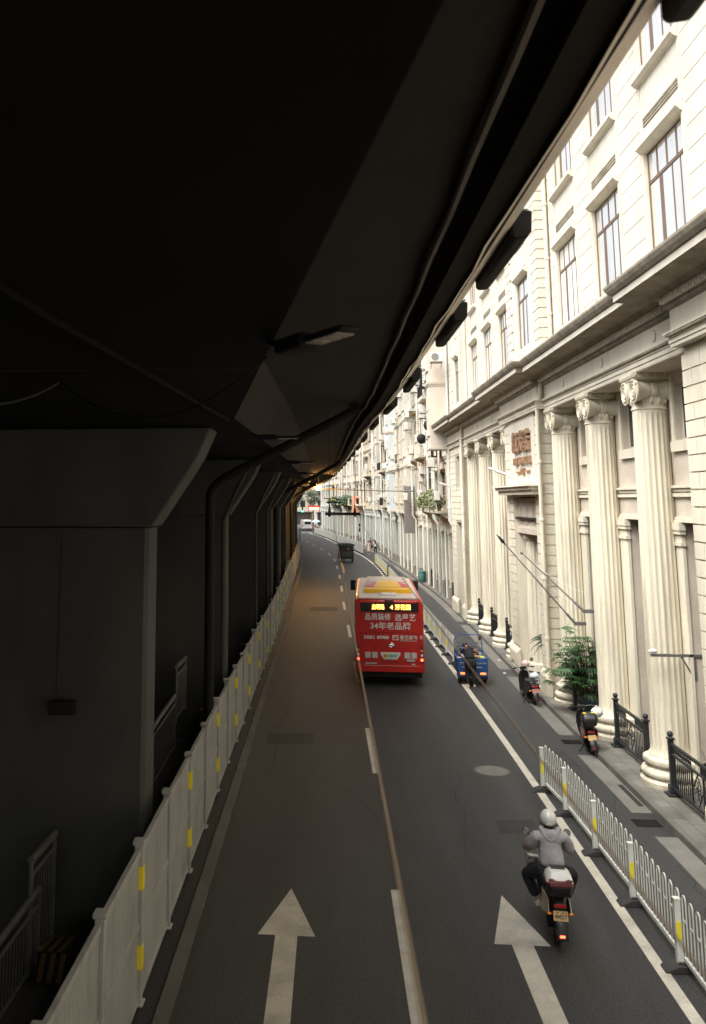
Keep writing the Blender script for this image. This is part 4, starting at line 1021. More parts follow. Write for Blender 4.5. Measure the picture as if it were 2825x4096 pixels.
    # drainpipes
    for q in range(r_.choice([4,5,6])):
        wq = r_.uniform(.2,.5)
        u = r_.choice([bw*k for k in range(nb+1)])+r_.uniform(-.4,.4); u = min(max(u,.1),L-.1); rr = r_.choice([.05,.06,.075])
        mb = MB(); mb.tube([fr(u,wq,ztop+5),fr(u,wq,5.2),fr(u+.05,.16,4.8),fr(u+.05,.16,.2)], rr, 8)
        for k in range(9): mb.lathe([(rr+.018,-.05),(rr+.018,.05)], fr(u,wq,6+k*2), 8)
        mb.build('drainpipe', M['white_metal'], t, smooth=40)
    if bay:
        for (a, b, w_, z0, z1, mm) in bay:
            mb = MB()
            mb.box(a,b,.0,w_,z0,z1,fr); mb.build('bay', mm, t)
            mb = MB(); mb.box(a-.06,b+.06,.0,w_+.1,z0-.12,z0-.001,fr)
            z = z0+3.9
            while z < z1: mb.box(a-.08,b+.08,.0,w_+.1,z,z+.16,fr); mb.box(a-.04,b+.04,.0,w_+.05,z-.12,z-.001,fr); z += 4
            mb.build('bay_moulding', wm, t)
            z = z0+.8
            while z < z1-2:
                mb = MB(); 
                for x0, x1 in ((a+.12,a+.18),(b-.18,b-.12),((a+b)/2-.03,(a+b)/2+.03)): mb.box(x0,x1,w_+.001,w_+.05,z,z+2.3,fr)
                mb.box(a+.12,b-.12,w_+.001,w_+.055,z+1.5,z+1.56,fr); mb.box(a+.06,b-.06,w_+.001,w_+.09,z-.08,z,fr)
                bw_ = mb.build('bay_window', M['frame_pale'], t)
                mb = MB(); mb.quad(fr(a+.14,w_+.012,z),fr(b-.14,w_+.012,z),fr(b-.14,w_+.012,z+2.3),fr(a+.14,w_+.012,z+2.3)); mb.build('pane', M['glass'], bw_)
                z += 4
    if balcony:
        for (a, b, z) in balcony:
            mb = MB(); mb.box(a,b,.001,.95,z-.14,z,fr); mb.box(a,b,.85,.95,z+.001,z+.12,fr); 
            for q in (a+.15,b-.3): mb.prism([fr(q,.0,z-.14),fr(q,.8,z-.14),fr(q,.0,z-.6)], tuple(ux*.15))
            bl = mb.build('balcony', wm, t)
            mb = MB(); mb.tube([fr(a+.03,.0,z+.95),fr(a+.03,.9,z+.95),fr(b-.03,.9,z+.95),fr(b-.03,.0,z+.95)], .025, 6)
            n = int((b-a)/.14)
            for i in range(n+1): mb.tube([fr(a+.03+(b-a-.06)*i/n,.9,z+.1),fr(a+.03+(b-a-.06)*i/n,.9,z+.95)], .01, 4)
            mb.build('balustrade', M['dark_steel'] if r_.random() < .5 else M['frame_pale'], bl)
    return fr, L, bw, nb, wm
BL = {}
ys = [53.1, 61.0, 69.5, 77.5, 86.0, 95.0, 104.0, 113.0, 123.0, 134.0, 147.0, 161.0, 176.0]
lab = ['cream shophouse with a pinkish projecting box, next to the hotel','shophouse with air conditioners and balcony plants, second after the hotel','shophouse with the long grey vertical sign','shophouse with tall pale bay windows, fourth after the hotel','pale bluish shophouse with a bay, fifth after the hotel',
       'shophouse behind the two walking women','shophouse beside the start of the hoarding','shophouse with a plain cornice over the hoarding','far shophouse with the orange red banner','far pale shophouse with hanging plants on its ledge','distant pale shophouse at the bend by the umbrella','last distant shophouse before the junction']
bays_ = {0: [(.15,1.5,1.45,9.6,30,pink)], 2: [(5.2,7.4,.8,5.4,26,QM[2][0])], 3: [(1.0,3.2,.7,5.4,26,QM[3][0]),(5.0,7.0,.7,5.4,26,QM[4][0])], 4: [(3.2,5.4,.85,5.4,26,mat('bluish render', (.5,.55,.56), .85, var=.1))], 6: [(2,4.2,.6,5.4,26,QM[1][0])]}
balc = {0: [(2.4,7.2,5.75),(2.4,5.2,13.7)], 1: [(.4,4.6,5.75),(3.6,7.6,9.7),(.8,3.6,13.7)], 2: [(.5,3.6,9.7),(.5,4.4,13.7)], 3: [(3.6,4.8,9.7)], 5: [(1,5,5.75),(3,7.5,9.7)], 7: [(2,7,9.7)], 8: [(1,8,5.75)], 9: [(.5,11,5.75)], 10: [(.5,12,5.75)]}
for i in range(12):
    BL[i] = qilou(i, ys[i], ys[i+1], lab[i], 4 if i < 6 else 3, bays_.get(i), balc.get(i))

# air conditioner boxes bolted to the shophouses
def make_ac():
    t = thing('air_conditioner', '', 'air conditioner')
    mb = MB(); mb.box(-.4,.4,-.3,.0,0,.58); mb.build('casing', M['ac_white'], t, local=True, bevel=.02)
    mb = MB(); mb.lathe([(.23,-.302),(.23,-.315),(.2,-.315),(.2,-.305),(.06,-.305),(.06,-.32),(.001,-.32)], (-.1,0,.29), 18, 'Y', cap=False); mb.build('fan_grille', M['ac_grille'], t, local=True)
    mb = MB()
    for x in (-.3,.3): mb.tube([(x,.3,-.02),(x,-.32,-.02),(x,.3,-.35)], .018, 5)
    mb.box(-.36,.36,-.3,.3,-.04,-.005); mb.build('bracket', M['grey_steel'], t, local=True); return t
ac0 = make_ac(); first = True; n_ac = 0
where = {0: 'first', 1: 'second', 2: 'third', 3: 'fourth', 4: 'fifth', 5: 'sixth', 6: 'seventh', 7: 'eighth'}
ra = random.Random(3)
for bi in range(8):
    fr, L, bw, nb, wm = BL[bi]
    for k in range([6,11,8,7,6,5,4,4][bi]):
        u = [.9,2.2,3.6,4.9,6.1,7.2][(k*2+bi) % 6] + ra.uniform(-.25,.25); z = 6.4 + 2.15*k*([1,1,1.5,1.9,1.9,1.6,2,2][bi]) % 13.5 + ra.uniform(-.2,.2)
        base = ra.choice([.5,.75,.95]) if bi < 5 else .5
        for (a,b,w_,z0,z1,mm) in bays_.get(bi, []):
            if a-.5 < u < b+.5: u = b+.8
        p = fr(min(u,L-.5), base, z); q0 = Vector(fr(0,0,0)); q1 = Vector(fr(0,1,0)); d = q1-q0
        o = ac0 if first else copy_tree(ac0); first = False
        o.location = p; o.rotation_euler = (0,0,math.atan2(d.y,d.x)+PI/2); o.scale = (1.0,1,1)
        lv = 'just above the arcade' if z < 8 else ('at second floor height' if z < 11.5 else ('at third floor height' if z < 15.5 else 'close under the viaduct edge'))
        o['label'] = 'white air conditioner box %s on the %s shophouse after the hotel' % (lv, where[bi]); o['group'] = 'air conditioners on the shophouses'
# one more on the side ledge by the hotel's upper windows
o = copy_tree(ac0); o.location = (6.35,52.65,14.75); o.rotation_euler = (0,0,0); o['label'] = 'white air conditioner with round fan on the pinkish box beside the hotel windows'; o['group'] = 'air conditioners on the shophouses'
# round black fans / satellite bowls on the second house
for (bi,u,w,z,lb) in [(1,3.3,.75,10.9,'dark round exhaust bowl on the second shophouse'),(0,6.6,.8,11.5,'dark cage of clutter hanging on the first shophouse')]:
    fr = BL[bi][0]; p = fr(u,w,z); t = thing('exhaust_fan', lb, 'fan', p)
    mb = MB(); mb.ball((0,0,0), (.34,.34,.38), 14, 8); mb.build('bowl', M['dark_steel'], t, local=True, smooth=50)
    mb = MB(); q = Vector(fr(u,0,z))-Vector(p); mb.tube([(0,0,-.3),tuple(q+Vector((0,0,-.3)))], .05, 6); mb.build('arm', M['grey_steel'], t, local=True)
# window cages
for (bi,u,z,lb) in [(1,1.9,14.6,'dark wire window cage high on the second shophouse'),(0,4.6,9.3,'dark wire window cage on the first shophouse'),(4,6.6,10.5,'dark wire window cage on the pale bluish shophouse')]:
    fr = BL[bi][0]; t = thing('window_cage', lb, 'window cage', fr(u,.2,z)); mb = MB()
    for a in range(9):
        mb.tube([fr(u+a*.17,.1,z),fr(u+a*.17,.75,z),fr(u+a*.17,.75,z+1.3),fr(u+a*.17,.1,z+1.3)], .014, 4)
    for zz in (0,.4,.85,1.3): mb.tube([fr(u,.1,z+zz),fr(u,.75,z+zz),fr(u+1.36,.75,z+zz),fr(u+1.36,.1,z+zz)], .014, 4)
    mb.build('bars', M['dark_steel'], t)
    mb = MB(); mb.box(u,u+1.36,.1,.74,z-.03,z-.001,fr); mb.box(u+.2,u+.7,.2,.5,z+.001,z+.5,fr); mb.build('tray', M['dark_steel'], t)
# shrubs on the balconies
def leafmass(mb, c, r, n, s, seed, droop=.2):
    r_ = random.Random(seed)
    for i in range(n):
        d = Vector((r_.gauss(0,1), r_.gauss(0,1), r_.gauss(0,1))); d = d.normalized()*r_.random()**.45
        p = Vector((c[0]+d.x*r[0], c[1]+d.y*r[1], c[2]+d.z*r[2])); a = Vector((r_.gauss(0,1), r_.gauss(0,1), r_.gauss(0,1)-droop)).normalized()
        b = a.orthogonal().normalized()*s*.33; a = a*s*r_.uniform(.6,1.2); mb.add([p-a, p+b, p+a, p-b], [(0,1,2,3)])
for j, (bi,u,z,rr,lb) in enumerate([(1,1.4,6.35,(.6,.9,.75),'pale green shrub spilling over the arcade balcony, the wider clump'),(1,3.6,6.3,(.5,.5,.6),'pale green shrub beside the wider clump on the arcade balcony'),(0,5.6,6.45,(.65,1.0,.8),'olive shrub on the first arcade balcony after the hotel'),(0,3.4,6.25,(.5,.8,.6),'small olive shrub on the first arcade balcony'),(9,3.0,6.4,(1.2,1.2,.9),'dark green shrub on the far pale ledge'),(9,7.5,6.1,(1.2,1.6,.7),'trailing greenery hanging over the far pale ledge'),(10,3,6.3,(1.4,1.4,.8),'faint greenery on the most distant ledge')]):
    fr = BL[bi][0]; p = fr(u,.8,z); t = thing('shrub', lb, 'plant', (p[0],p[1],5.75))
    mb = MB(); leafmass(mb, p, rr, 420, .13 if j < 4 else .25, j); mb.build('foliage', M['leaf_pale'] if j < 4 else M['leaf'], t)
    mb = MB()
    for q in range(4): mb.tube([(p[0],p[1]+.1*q-.15,5.95),(p[0]-.2+.1*q,p[1]+.25*q-.4,p[2]+.3)], .02, 4)
    mb.build('stem', M['stem'], t)
    mb = MB(); mb.lathe([(.16,5.76),(.24,6.05),(.25,6.08),(.2,6.08)], (p[0],p[1],0), 12); mb.build('pot', M['granite'], t)
# blade signs
def blade(bi, u, z0, z1, w, m, lb, th=.3):
    fr = BL[bi][0]; t = thing('blade_sign', lb, 'sign', fr(u,.2,z0)); mb = MB(); mb.box(u-th/2,u+th/2,.2,.2+w,z0,z1,fr); mb.build('panel', m, t, bevel=.02)
    mb = MB()
    for z in (z0+.4,z1-.4): mb.box(u-.03,u+.03,.0,.2,z,z+.05,fr)
    mb.build('bracket', M['grey_steel'], t); return t, fr
blade(2, 4.6, 3.7, 7.6, .9, mat('grey sign panel', (.17,.17,.165), .6, var=.15), 'long blank grey vertical sign on the third shophouse', .35)
t, fr = blade(8, 4.0, 4.6, 7.0, 1.3, M['orange_sign'], 'orange red vertical banner on a far shophouse', .2)
mb = MB(); mb.box(3.88,3.899,.6,1.1,5.6,6.1,fr); mb.build('white_mark', M['white_paint'], t)
# iron bollards at the arcade front
for j, y in enumerate([55.5,58.8,62.4,66,70,115,119,123,127,131]):
    mb = MB(); x = kerb(y)+.35; mb.lathe([(.1,.15),(.1,.2),(.05,.24),(.05,1.1),(.08,1.14),(.08,1.2),(.05,1.24),(.07,1.32),(.03,1.4)], (x,y,0), 10)
    tag(mb.build('iron_post', M['black_metal'], smooth=40), ('black iron post on the kerb between the arcade columns' if j < 5 else 'small black iron post in the far row behind the hoarding'), 'post', 'black iron posts along the arcade' if j < 5 else 'far black iron posts behind the hoarding')
# ================================================================== PEOPLE
def skin_obj(name, nodes, edges, m, parent, root, sub=2):
    """nodes: {key: (pos, radius)}; one continuous skinned surface"""
    keys = list(nodes); ix = {k: i for i, k in enumerate(keys)}
    me = bpy.data.meshes.new(name); me.from_pydata([nodes[k][0] for k in keys], [(ix[a], ix[b]) for a, b in edges], [])
    me.materials.append(m); o = bpy.data.objects.new(name, me); COL.objects.link(o); o.parent = parent
    md = o.modifiers.new('skin', 'SKIN'); md.use_smooth_shade = True; md.branch_smoothing = .6
    for i, k in enumerate(keys):
        r = nodes[k][1]; r = r if isinstance(r, tuple) else (r, r)
        me.skin_vertices[0].data[i].radius = r; me.skin_vertices[0].data[i].use_root = (k == root)
    sb = o.modifiers.new('sub', 'SUBSURF'); sb.levels = sub; sb.render_levels = sub
    return o
def fold(o, s, size):
    tx = bpy.data.textures.new('cloth folds', 'CLOUDS'); tx.noise_scale = size; tx.noise_depth = 2
    d = o.modifiers.new('folds', 'DISPLACE'); d.texture = tx; d.strength = s; d.mid_level = .5; d.texture_coords = 'LOCAL'
    return o
def person(label, loc, rz, J, cat='person', top=None, trousers=None, sleeve=.5, top_r=.018, hair=True, shoe=None, group=None, grip=True, long_hair=False, skirt=None, slim=1.0):
    """J: joint positions (local metres, facing +Y): pelvis waist chest neck head ; shL elL wrL haL hipL knL anL toL and the R ones"""
    t = thing('person', label, cat, loc, rz, group); s = slim
    V = {k: Vector(v) for k, v in J.items()}
    n = {'pelvis': (V['pelvis'], (.135*s,.1*s)), 'waist': (V['waist'], (.12*s,.09*s)), 'chest': (V['chest'], (.145*s,.1*s)), 'upper': (V['shL'].lerp(V['shR'],.5).lerp(V['neck'],.1), (.1*s,.075*s)), 'neck': (V['neck'], .055*s)}
    hd = (V['head']-V['neck']).normalized()
    n['jaw'] = (V['neck']+hd*.07, .062); n['face'] = (V['head'], (.08,.092)); n['crown'] = (V['head']+hd*.085, .062)
    fw = J.get('look', (0,1,0)); fw = Vector(fw).normalized()
    n['nose'] = (V['head']+fw*.105-hd*.02, .014)
    e = [('pelvis','waist'),('waist','chest'),('chest','upper'),('upper','neck'),('neck','jaw'),('jaw','face'),('face','crown'),('face','nose')]
    for sd in 'LR':
        n['sh'+sd] = (V['sh'+sd], .06*s); n['el'+sd] = (V['el'+sd], .043*s); n['fa'+sd] = (V['el'+sd].lerp(V['wr'+sd],.35), .042*s); n['wr'+sd] = (V['wr'+sd], .028*s)
        hdv = (V['ha'+sd]-V['wr'+sd]); n['pa'+sd] = (V['wr'+sd]+hdv*.55, (.038,.02))
        n['hip'+sd] = (V['hip'+sd], .09*s); n['kn'+sd] = (V['kn'+sd], .06*s); n['ca'+sd] = (V['kn'+sd].lerp(V['an'+sd],.35), .056*s); n['an'+sd] = (V['an'+sd], .038); n['to'+sd] = (V['to'+sd], (.04,.028))
        e += [('upper','sh'+sd),('sh'+sd,'el'+sd),('el'+sd,'fa'+sd),('fa'+sd,'wr'+sd),('wr'+sd,'pa'+sd),('pelvis','hip'+sd),('hip'+sd,'kn'+sd),('kn'+sd,'ca'+sd),('ca'+sd,'an'+sd),('an'+sd,'to'+sd)]
        # four fingers and a thumb
        d = hdv.normalized(); side = d.cross(Vector((0,0,1)));  side = side.normalized() if side.length > .1 else Vector((1,0,0)); dn = side.cross(d).normalized()
        if dn.z > 0: dn = -dn
        pb = V['wr'+sd]+hdv*.9
        for q in range(4):
            b = pb + side*(q-1.5)*.02; L = [.062,.072,.068,.052][q]
            n['f%d'%q+sd] = (b, .0095); n['g%d'%q+sd] = (b+d*L*.55+dn*L*.25, .0085); n['h%d'%q+sd] = (b+d*L*(.6 if grip else .95)+dn*L*.8, .0075)
            e += [('pa'+sd,'f%d'%q+sd),('f%d'%q+sd,'g%d'%q+sd),('g%d'%q+sd,'h%d'%q+sd)]
        tb = V['wr'+sd]+hdv*.45+side*(.035 if sd == 'L' else -.035)*(-1 if side.x < 0 else 1)
        n['t1'+sd] = (tb+dn*.01, .011); n['t2'+sd] = (tb+d*.035+dn*.03, .009); e += [('pa'+sd,'t1'+sd),('t1'+sd,'t2'+sd)]
    body = skin_obj('body', n, e, M['skin'], t, 'pelvis')
    if top:
        cn = {'pelvis': (V['pelvis']+Vector((0,0,.0)), (.155*s+top_r,.125*s+top_r)), 'waist': (V['waist'], (.14*s+top_r,.115*s+top_r)), 'chest': (V['chest'].lerp(V['waist'],.15), (.165*s+top_r,.12*s+top_r)), 'upper': (V['shL'].lerp(V['shR'],.5).lerp(V['neck'],.1), (.13*s+top_r,.09*s+top_r)), 'neck': (V['chest'].lerp(V['neck'],.85), .068*s+top_r*.6)}
        ce = [('pelvis','waist'),('waist','chest'),('chest','upper'),('upper','neck')]
        for sd in 'LR':
            cn['sh'+sd] = (V['sh'+sd], .066*s+top_r); m_ = V['sh'+sd].lerp(V['el'+sd], min(sleeve,1)); cn['el'+sd] = (m_, .052*s+top_r); ce += [('upper','sh'+sd),('sh'+sd,'el'+sd)]
            if sleeve > 1: cn['wr'+sd] = (V['el'+sd].lerp(V['wr'+sd], sleeve-1), .04*s+top_r*.7); ce += [('el'+sd,'wr'+sd)]
        fold(skin_obj('top', cn, ce, top, t, 'pelvis', 3), .024, .11)
    if trousers:
        cn = {'pelvis': (V['pelvis']-Vector((0,0,.01)), (.15*s,.12*s))}; ce = []
        for sd in 'LR':
            cn['hip'+sd] = (V['hip'+sd], .112*s); cn['kn'+sd] = (V['kn'+sd], .084*s); cn['an'+sd] = (V['kn'+sd].lerp(V['an'+sd],.93), .062*s); ce += [('pelvis','hip'+sd),('hip'+sd,'kn'+sd),('kn'+sd,'an'+sd)]
        fold(skin_obj('trousers', cn, ce, trousers, t, 'pelvis'), .016, .1)
    if skirt:
        mb = MB(); p = V['pelvis']; mb.lathe([(.12,.22),(.15,.05),(.22,-.25),(.26,-.5)], tuple(p), 16, cap=False); mb.build('skirt', skirt, t, local=True, smooth=60)
    if hair:
        mb = MB(); c = V['head']+hd*.03-fw*.018; mb.ball(tuple(c), (.098,.105,.105), 14, 8, -25, 90)
        if long_hair: mb.tube([tuple(c-fw*.05+hd*.04),tuple(c-fw*.1-hd*.08),tuple(V['neck']-fw*.1-Vector((0,0,.15))),tuple(V['chest']-fw*.13)], [.06,.09,.085,.03], 10)
        mb.build('hair', M['hair'], t, local=True, smooth=60)
    if shoe:
        for sd in 'LR':
            a, b = V['an'+sd], V['to'+sd]; d = (b-a); d.z = 0; d = d.normalized()
            mb = MB(); zt = a.z-.075
            c = a - d*.05; rows = []
            for u, w, h in [(0,.03,.06),(.03,.042,.085),(.1,.042,.09),(.18,.047,.065),(.25,.045,.05),(.29,.025,.035)]:
                q = c + d*u; sdv = Vector((-d.y,d.x,0)); rows.append([tuple(q+sdv*w*math.cos(k*PI/6)+Vector((0,0,zt-q.z+h*max(0,math.sin(k*PI/6))))) for k in range(7)])
            mb.sweep(rows, close=True); mb.build('shoe', shoe, t, local=True, smooth=60)
    return t, V

# ================================================================== SCOOTERS
def wheel(t, x, y, r, w, name='wheel'):
    mb = MB(); mb.lathe([(r-.075,-w/2*.8),(r-.03,-w/2),(r-.008,-w/2*.7),(r,-w*.2),(r,w*.2),(r-.008,w/2*.7),(r-.03,w/2),(r-.075,w/2*.8),(r-.075,-w/2*.8)], (x,y,r), 28, 'X', cap=False); o = mb.build(name, M['rubber'], t, local=True, smooth=40)
    mb = MB(); mb.lathe([(r-.07,-w/2*.7),(r-.085,-w/2*.6),(r-.085,w/2*.6),(r-.07,w/2*.7)], (x,y,r), 24, 'X', cap=False)
    for k in range(5):
        a = 2*PI*k/5; mb.tube([(x,y+.03*math.cos(a),r+.03*math.sin(a)),(x,y+(r-.08)*math.cos(a),r+(r-.08)*math.sin(a))], .013, 5)
    mb.lathe([(.04,-w/2*.8),(.045,0),(.04,w/2*.8)], (x,y,r), 12, 'X'); mb.build('rim', M['grey_steel'], o, local=True, smooth=40)
    return o
def scooter(name, label, loc, rz, body, panel, plate_m, plate_txt, box=None, lean=0, stand=True, helmet=False, mirrors=True, cat='scooter', steer=0):
    """rear axle over the origin, facing +Y"""
    t = thing(name, label, cat, loc, rz); t.rotation_euler = (0, lean, rz)
    wheel(t, 0, .23, .23, .1, 'rear_wheel'); wheel(t, 0, 1.42, .23, .085, 'front_wheel')
    # floor, under-seat body, tail
    mb = MB(); rows = []
    for y, w, zb, zt in [(-.12,.07,.52,.66),(.0,.12,.44,.7),(.2,.155,.38,.72),(.45,.165,.3,.72),(.58,.15,.22,.68),(.66,.13,.19,.3),(.8,.13,.18,.27),(1.05,.13,.18,.27),(1.12,.1,.2,.3)]:
        rows.append([(-w*.85,y,zb),(w*.85,y,zb),(w,y,zb+.04),(w*.92,y,zt-.03),(w*.7,y,zt),(-w*.7,y,zt),(-w*.92,y,zt-.03),(-w,y,zb+.04)])
    mb.sweep(rows, close=True); mb.build('body', body, t, local=True, smooth=35, bevel=.012)
    for s in (-1,1):
        mb = MB(); mb.prism([(s*.15,-.1,.5),(s*.168,.45,.3),(s*.16,.56,.34),(s*.155,.5,.62),(s*.14,-.02,.66)], (s*.018,0,0)); mb.build('side_panel', panel, t, local=True, bevel=.012)
    mb = MB(); rows = []
    for y, w, z in [(-.02,.09,.72),(.05,.12,.765),(.25,.14,.775),(.4,.135,.765),(.6,.1,.755),(.68,.06,.73)]: rows.append([(-w,y,z-.06),(w,y,z-.06),(w,y,z-.02),(w*.75,y,z),(-w*.75,y,z),(-w,y,z-.02)])
    mb.sweep(rows, close=True); mb.build('seat', M['black_plastic'], t, local=True, smooth=40)
    # leg shield and fork
    mb = MB(); rows = []
    for z, w, y in [(.24,.12,1.1),(.4,.16,1.12),(.6,.18,1.1),(.78,.17,1.06),(.9,.12,1.02)]: rows.append([(-w,y-.02,z),(0,y+.06,z),(w,y-.02,z),(w*.95,y-.05,z),(0,y+.01,z),(-w*.95,y-.05,z)])
    mb.sweep(rows, close=True); mb.build('leg_shield', body, t, local=True, smooth=50)
    mb = MB()
    for s in (-.055,.055): mb.tube([(s,1.12,.7),(s,1.42,.23)], .02, 8)
    mb.tube([(0,1.05,.7),(0,1.0,.98)], .03, 8); mb.build('fork', M['dark_steel'], t, local=True, smooth=40)
    mb = MB(); mb.tube([(0,1.3+.17*0,.47)] and [(0,1.42+.27*math.sin(R(a)), .23+.27*math.cos(R(a))) for a in range(-70,50,15)], .055, 8, sx=1.0); mb.build('front_mudguard', panel, t, local=True, smooth=40)
    # handlebar with grips, levers, dash
    mb = MB(); mb.tube([(-.34,.93,1.0),(-.22,.97,1.02),(-.08,1.0,1.0),(.08,1.0,1.0),(.22,.97,1.02),(.34,.93,1.0)], .013, 8); mb.box(-.09,.09,.95,1.06,.95,1.03); hb = mb.build('handlebar', M['black_plastic'], t, local=True, bevel=.008)
    for s in (-1,1):
        mb = MB(); mb.tube([(s*.23,.965,1.018),(s*.35,.928,1.0)], .021, 10); mb.tube([(s*.2,1.0,1.015),(s*.34,.985,.995)], .007, 5); mb.build('grip', M['rubber'], hb, local=True, smooth=40)
        if mirrors:
            mb = MB(); mb.tube([(s*.18,.98,1.03),(s*.22,1.0,1.12),(s*.29,1.0,1.2)], .008, 6); mb.lathe([(.001,.02),(.05,.016),(.062,.0),(.058,-.006)], (s*.31,1.0,1.23), 16, 'Y'); mi = mb.build('mirror', M['black_plastic'], t, local=True, smooth=40)
            mb = MB(); mb.lathe([(.001,-.009),(.055,-.0085)], (s*.31,1.0,1.23), 16, 'Y', cap=False); mb.build('mirror_glass', M['glass'], mi, local=True)
    mb = MB(); mb.ball((0,1.09,.93), (.085,.05,.06), 12, 8); mb.build('headlight', M['white_lens'], t, local=True, smooth=60)
    # rear mudguard, plate, lamps, grab rail, stand
    mb = MB(); rows = []
    for y, z in [(.05,.52),(-.08,.48),(-.17,.4),(-.22,.29),(-.235,.2)]: rows.append([(-.085,y,z),(-.06,y-.012,z+.012),(.06,y-.012,z+.012),(.085,y,z),(.06,y+.01,z-.01),(-.06,y+.01,z-.01)])
    mb.sweep(rows, close=True); mb.build('rear_mudguard', M['black_plastic'], t, local=True, smooth=50)
    mb = MB(); mb.box(-.035,.035,-.245,-.235,.24,.27); mb.build('reflector', M['red_light'] if box == 'white' else M['red_lens'], t, local=True)
    mb = MB(); mb.prism([(-.1,-.165,.43),(.1,-.165,.43),(.1,-.135,.55),(-.1,-.135,.55)], (0,.008,0)); pl = mb.build('number_plate', plate_m, t, local=True)
    if plate_txt:
        ey = Vector((0,.03,.12)).normalized(); mb = MB(); text_mesh(mb, plate_txt, .078, (0,-.1565,.478), (1,0,0), tuple(ey), ext=.0006, fat=.002, width=.175)
        for x0, x1 in ((-.06,-.03),(.02,.05),(.065,.08)): mb.prism([(x0,-.1425,.526),(x1,-.1425,.526),(x1,-.1405,.538),(x0,-.1405,.538)], (0,-.001,0))
        mb.build('plate_digits', M['ink'], pl, local=True)
    mb = MB(); mb.box(-.09,.09,-.135,-.1,.59,.64); mb.build('tail_light', M['red_lens'], t, local=True, bevel=.008)
    for s in (-1,1):
        mb = MB(); mb.ball((s*.15,-.1,.5), (.04,.03,.02), 8, 6); mb.build('indicator', M['amber_lens'], t, local=True, smooth=60)
    mb = MB(); mb.tube([(-.13,.15,.74),(-.14,-.08,.78),(-.08,-.16,.79),(.08,-.16,.79),(.14,-.08,.78),(.13,.15,.74)], .013, 6); mb.build('grab_rail', M['dark_steel'], t, local=True, smooth=40)
    mb = MB(); mb.tube([(.08,.23,.23),(.12,-.0,.45),(.12,.0,.5)], .016, 6); mb.tube([(-.08,.23,.23),(-.12,.0,.45),(-.12,.0,.5)], .016, 6); mb.box(-.12,.12,.3,.52,.14,.28); mb.build('shock_absorber', M['dark_steel'], t, local=True)
    if stand:
        mb = MB(); mb.tube([(-.12,.5,.2),(-.3,.42,.02)], .014, 6); mb.box(-.33,-.27,.39,.45,.005,.025); mb.build('kickstand', M['dark_steel'], t, local=True)
    if box:
        y0, z0 = -.1, .78
        lower, lid = (M['black_plastic'], M['white_plastic']) if box == 'white' else (M['black_plastic'], M['black_plastic'])
        mb = MB(); rows = []
        for z, a, b in [(z0,.14,.13),(z0+.03,.165,.155),(z0+.14,.19,.175)]: rows.append([(-a*.75,y0-b,z),(a*.75,y0-b,z),(a,y0-b*.6,z),(a,y0+b,z),(-a,y0+b,z),(-a,y0-b*.6,z)])
        mb.sweep(rows, close=True); bx = mb.build('top_box', lower, t, local=True, smooth=30, bevel=.01)
        mb = MB(); rows = []
        for z, a, b in [(z0+.145,.195,.18),(z0+.175,.195,.18)]: rows.append([(-a*.75,y0-b,z),(a*.75,y0-b,z),(a,y0-b*.6,z),(a,y0+b,z),(-a,y0+b,z),(-a,y0-b*.6,z)])
        mb.sweep(rows, close=True); mb.build('rim_band', M['maroon'] if box == 'white' else M['black_plastic'], bx, local=True, bevel=.006)
        mb = MB(); rows = []
        for z, a, b, sh in [(z0+.18,.19,.175,0),(z0+.26,.17,.15,.02),(z0+.31,.13,.105,.03),(z0+.315,.1,.08,.03)]: rows.append([(-a*.75,y0-b+sh,z),(a*.75,y0-b+sh,z),(a,y0-b*.6+sh,z),(a,y0+b,z),(-a,y0+b,z),(-a,y0-b*.6+sh,z)])
        mb.sweep(rows, close=True); mb.build('lid', lid, bx, local=True, smooth=30, bevel=.012)
        if box == 'white':
            mb = MB(); mb.prism([(-.15,y0-.181,z0+.19),(.15,y0-.181,z0+.19),(.17,y0-.172,z0+.24),(.11,y0-.165,z0+.25),(.06,y0-.17,z0+.225),(-.06,y0-.17,z0+.225),(-.11,y0-.165,z0+.25),(-.17,y0-.172,z0+.24)], (0,.02,0)); mb.build('brake_strip', M['maroon'], bx, local=True)
            mb = MB(); mb.box(-.1,.1,y0+.02,y0+.15,z0+.316,z0+.33); mb.build('back_pad', M['black_plastic'], bx, local=True, bevel=.01)
        else:
            for s in (-1,1):
                for q in range(2):
                    mb = MB(); mb.box(s*.1-.035,s*.1+.035,y0-.1+q*.05,y0-.07+q*.05,z0+.305,z0+.323); mb.build('yellow_sticker', M['reflect_yellow'], bx, local=True)
    return t
RB = R(-5)
scooter('scooter', 'white boxed electric scooter under the rider, plate 494217', (3.2,13.87,0), RB, M['black_plastic'], M['cream_plastic'], M['plate_yellow'], '494217', box='white', stand=False)
scooter('scooter', 'black scooter parked at the kerb with a pale blue bag on its seat', (6.28,29.0,0), R(4), M['black_plastic'], M['black_plastic'], mat('pinkish plate', (.45,.22,.2), .5), None, lean=R(-5))
scooter('scooter', 'black scooter parked at the kerb with a black top box with yellow stickers', (6.5,23.62,0), R(-6), M['black_plastic'], M['maroon'], M['plate_yellow'], None, box='black', lean=R(-6), mirrors=False)
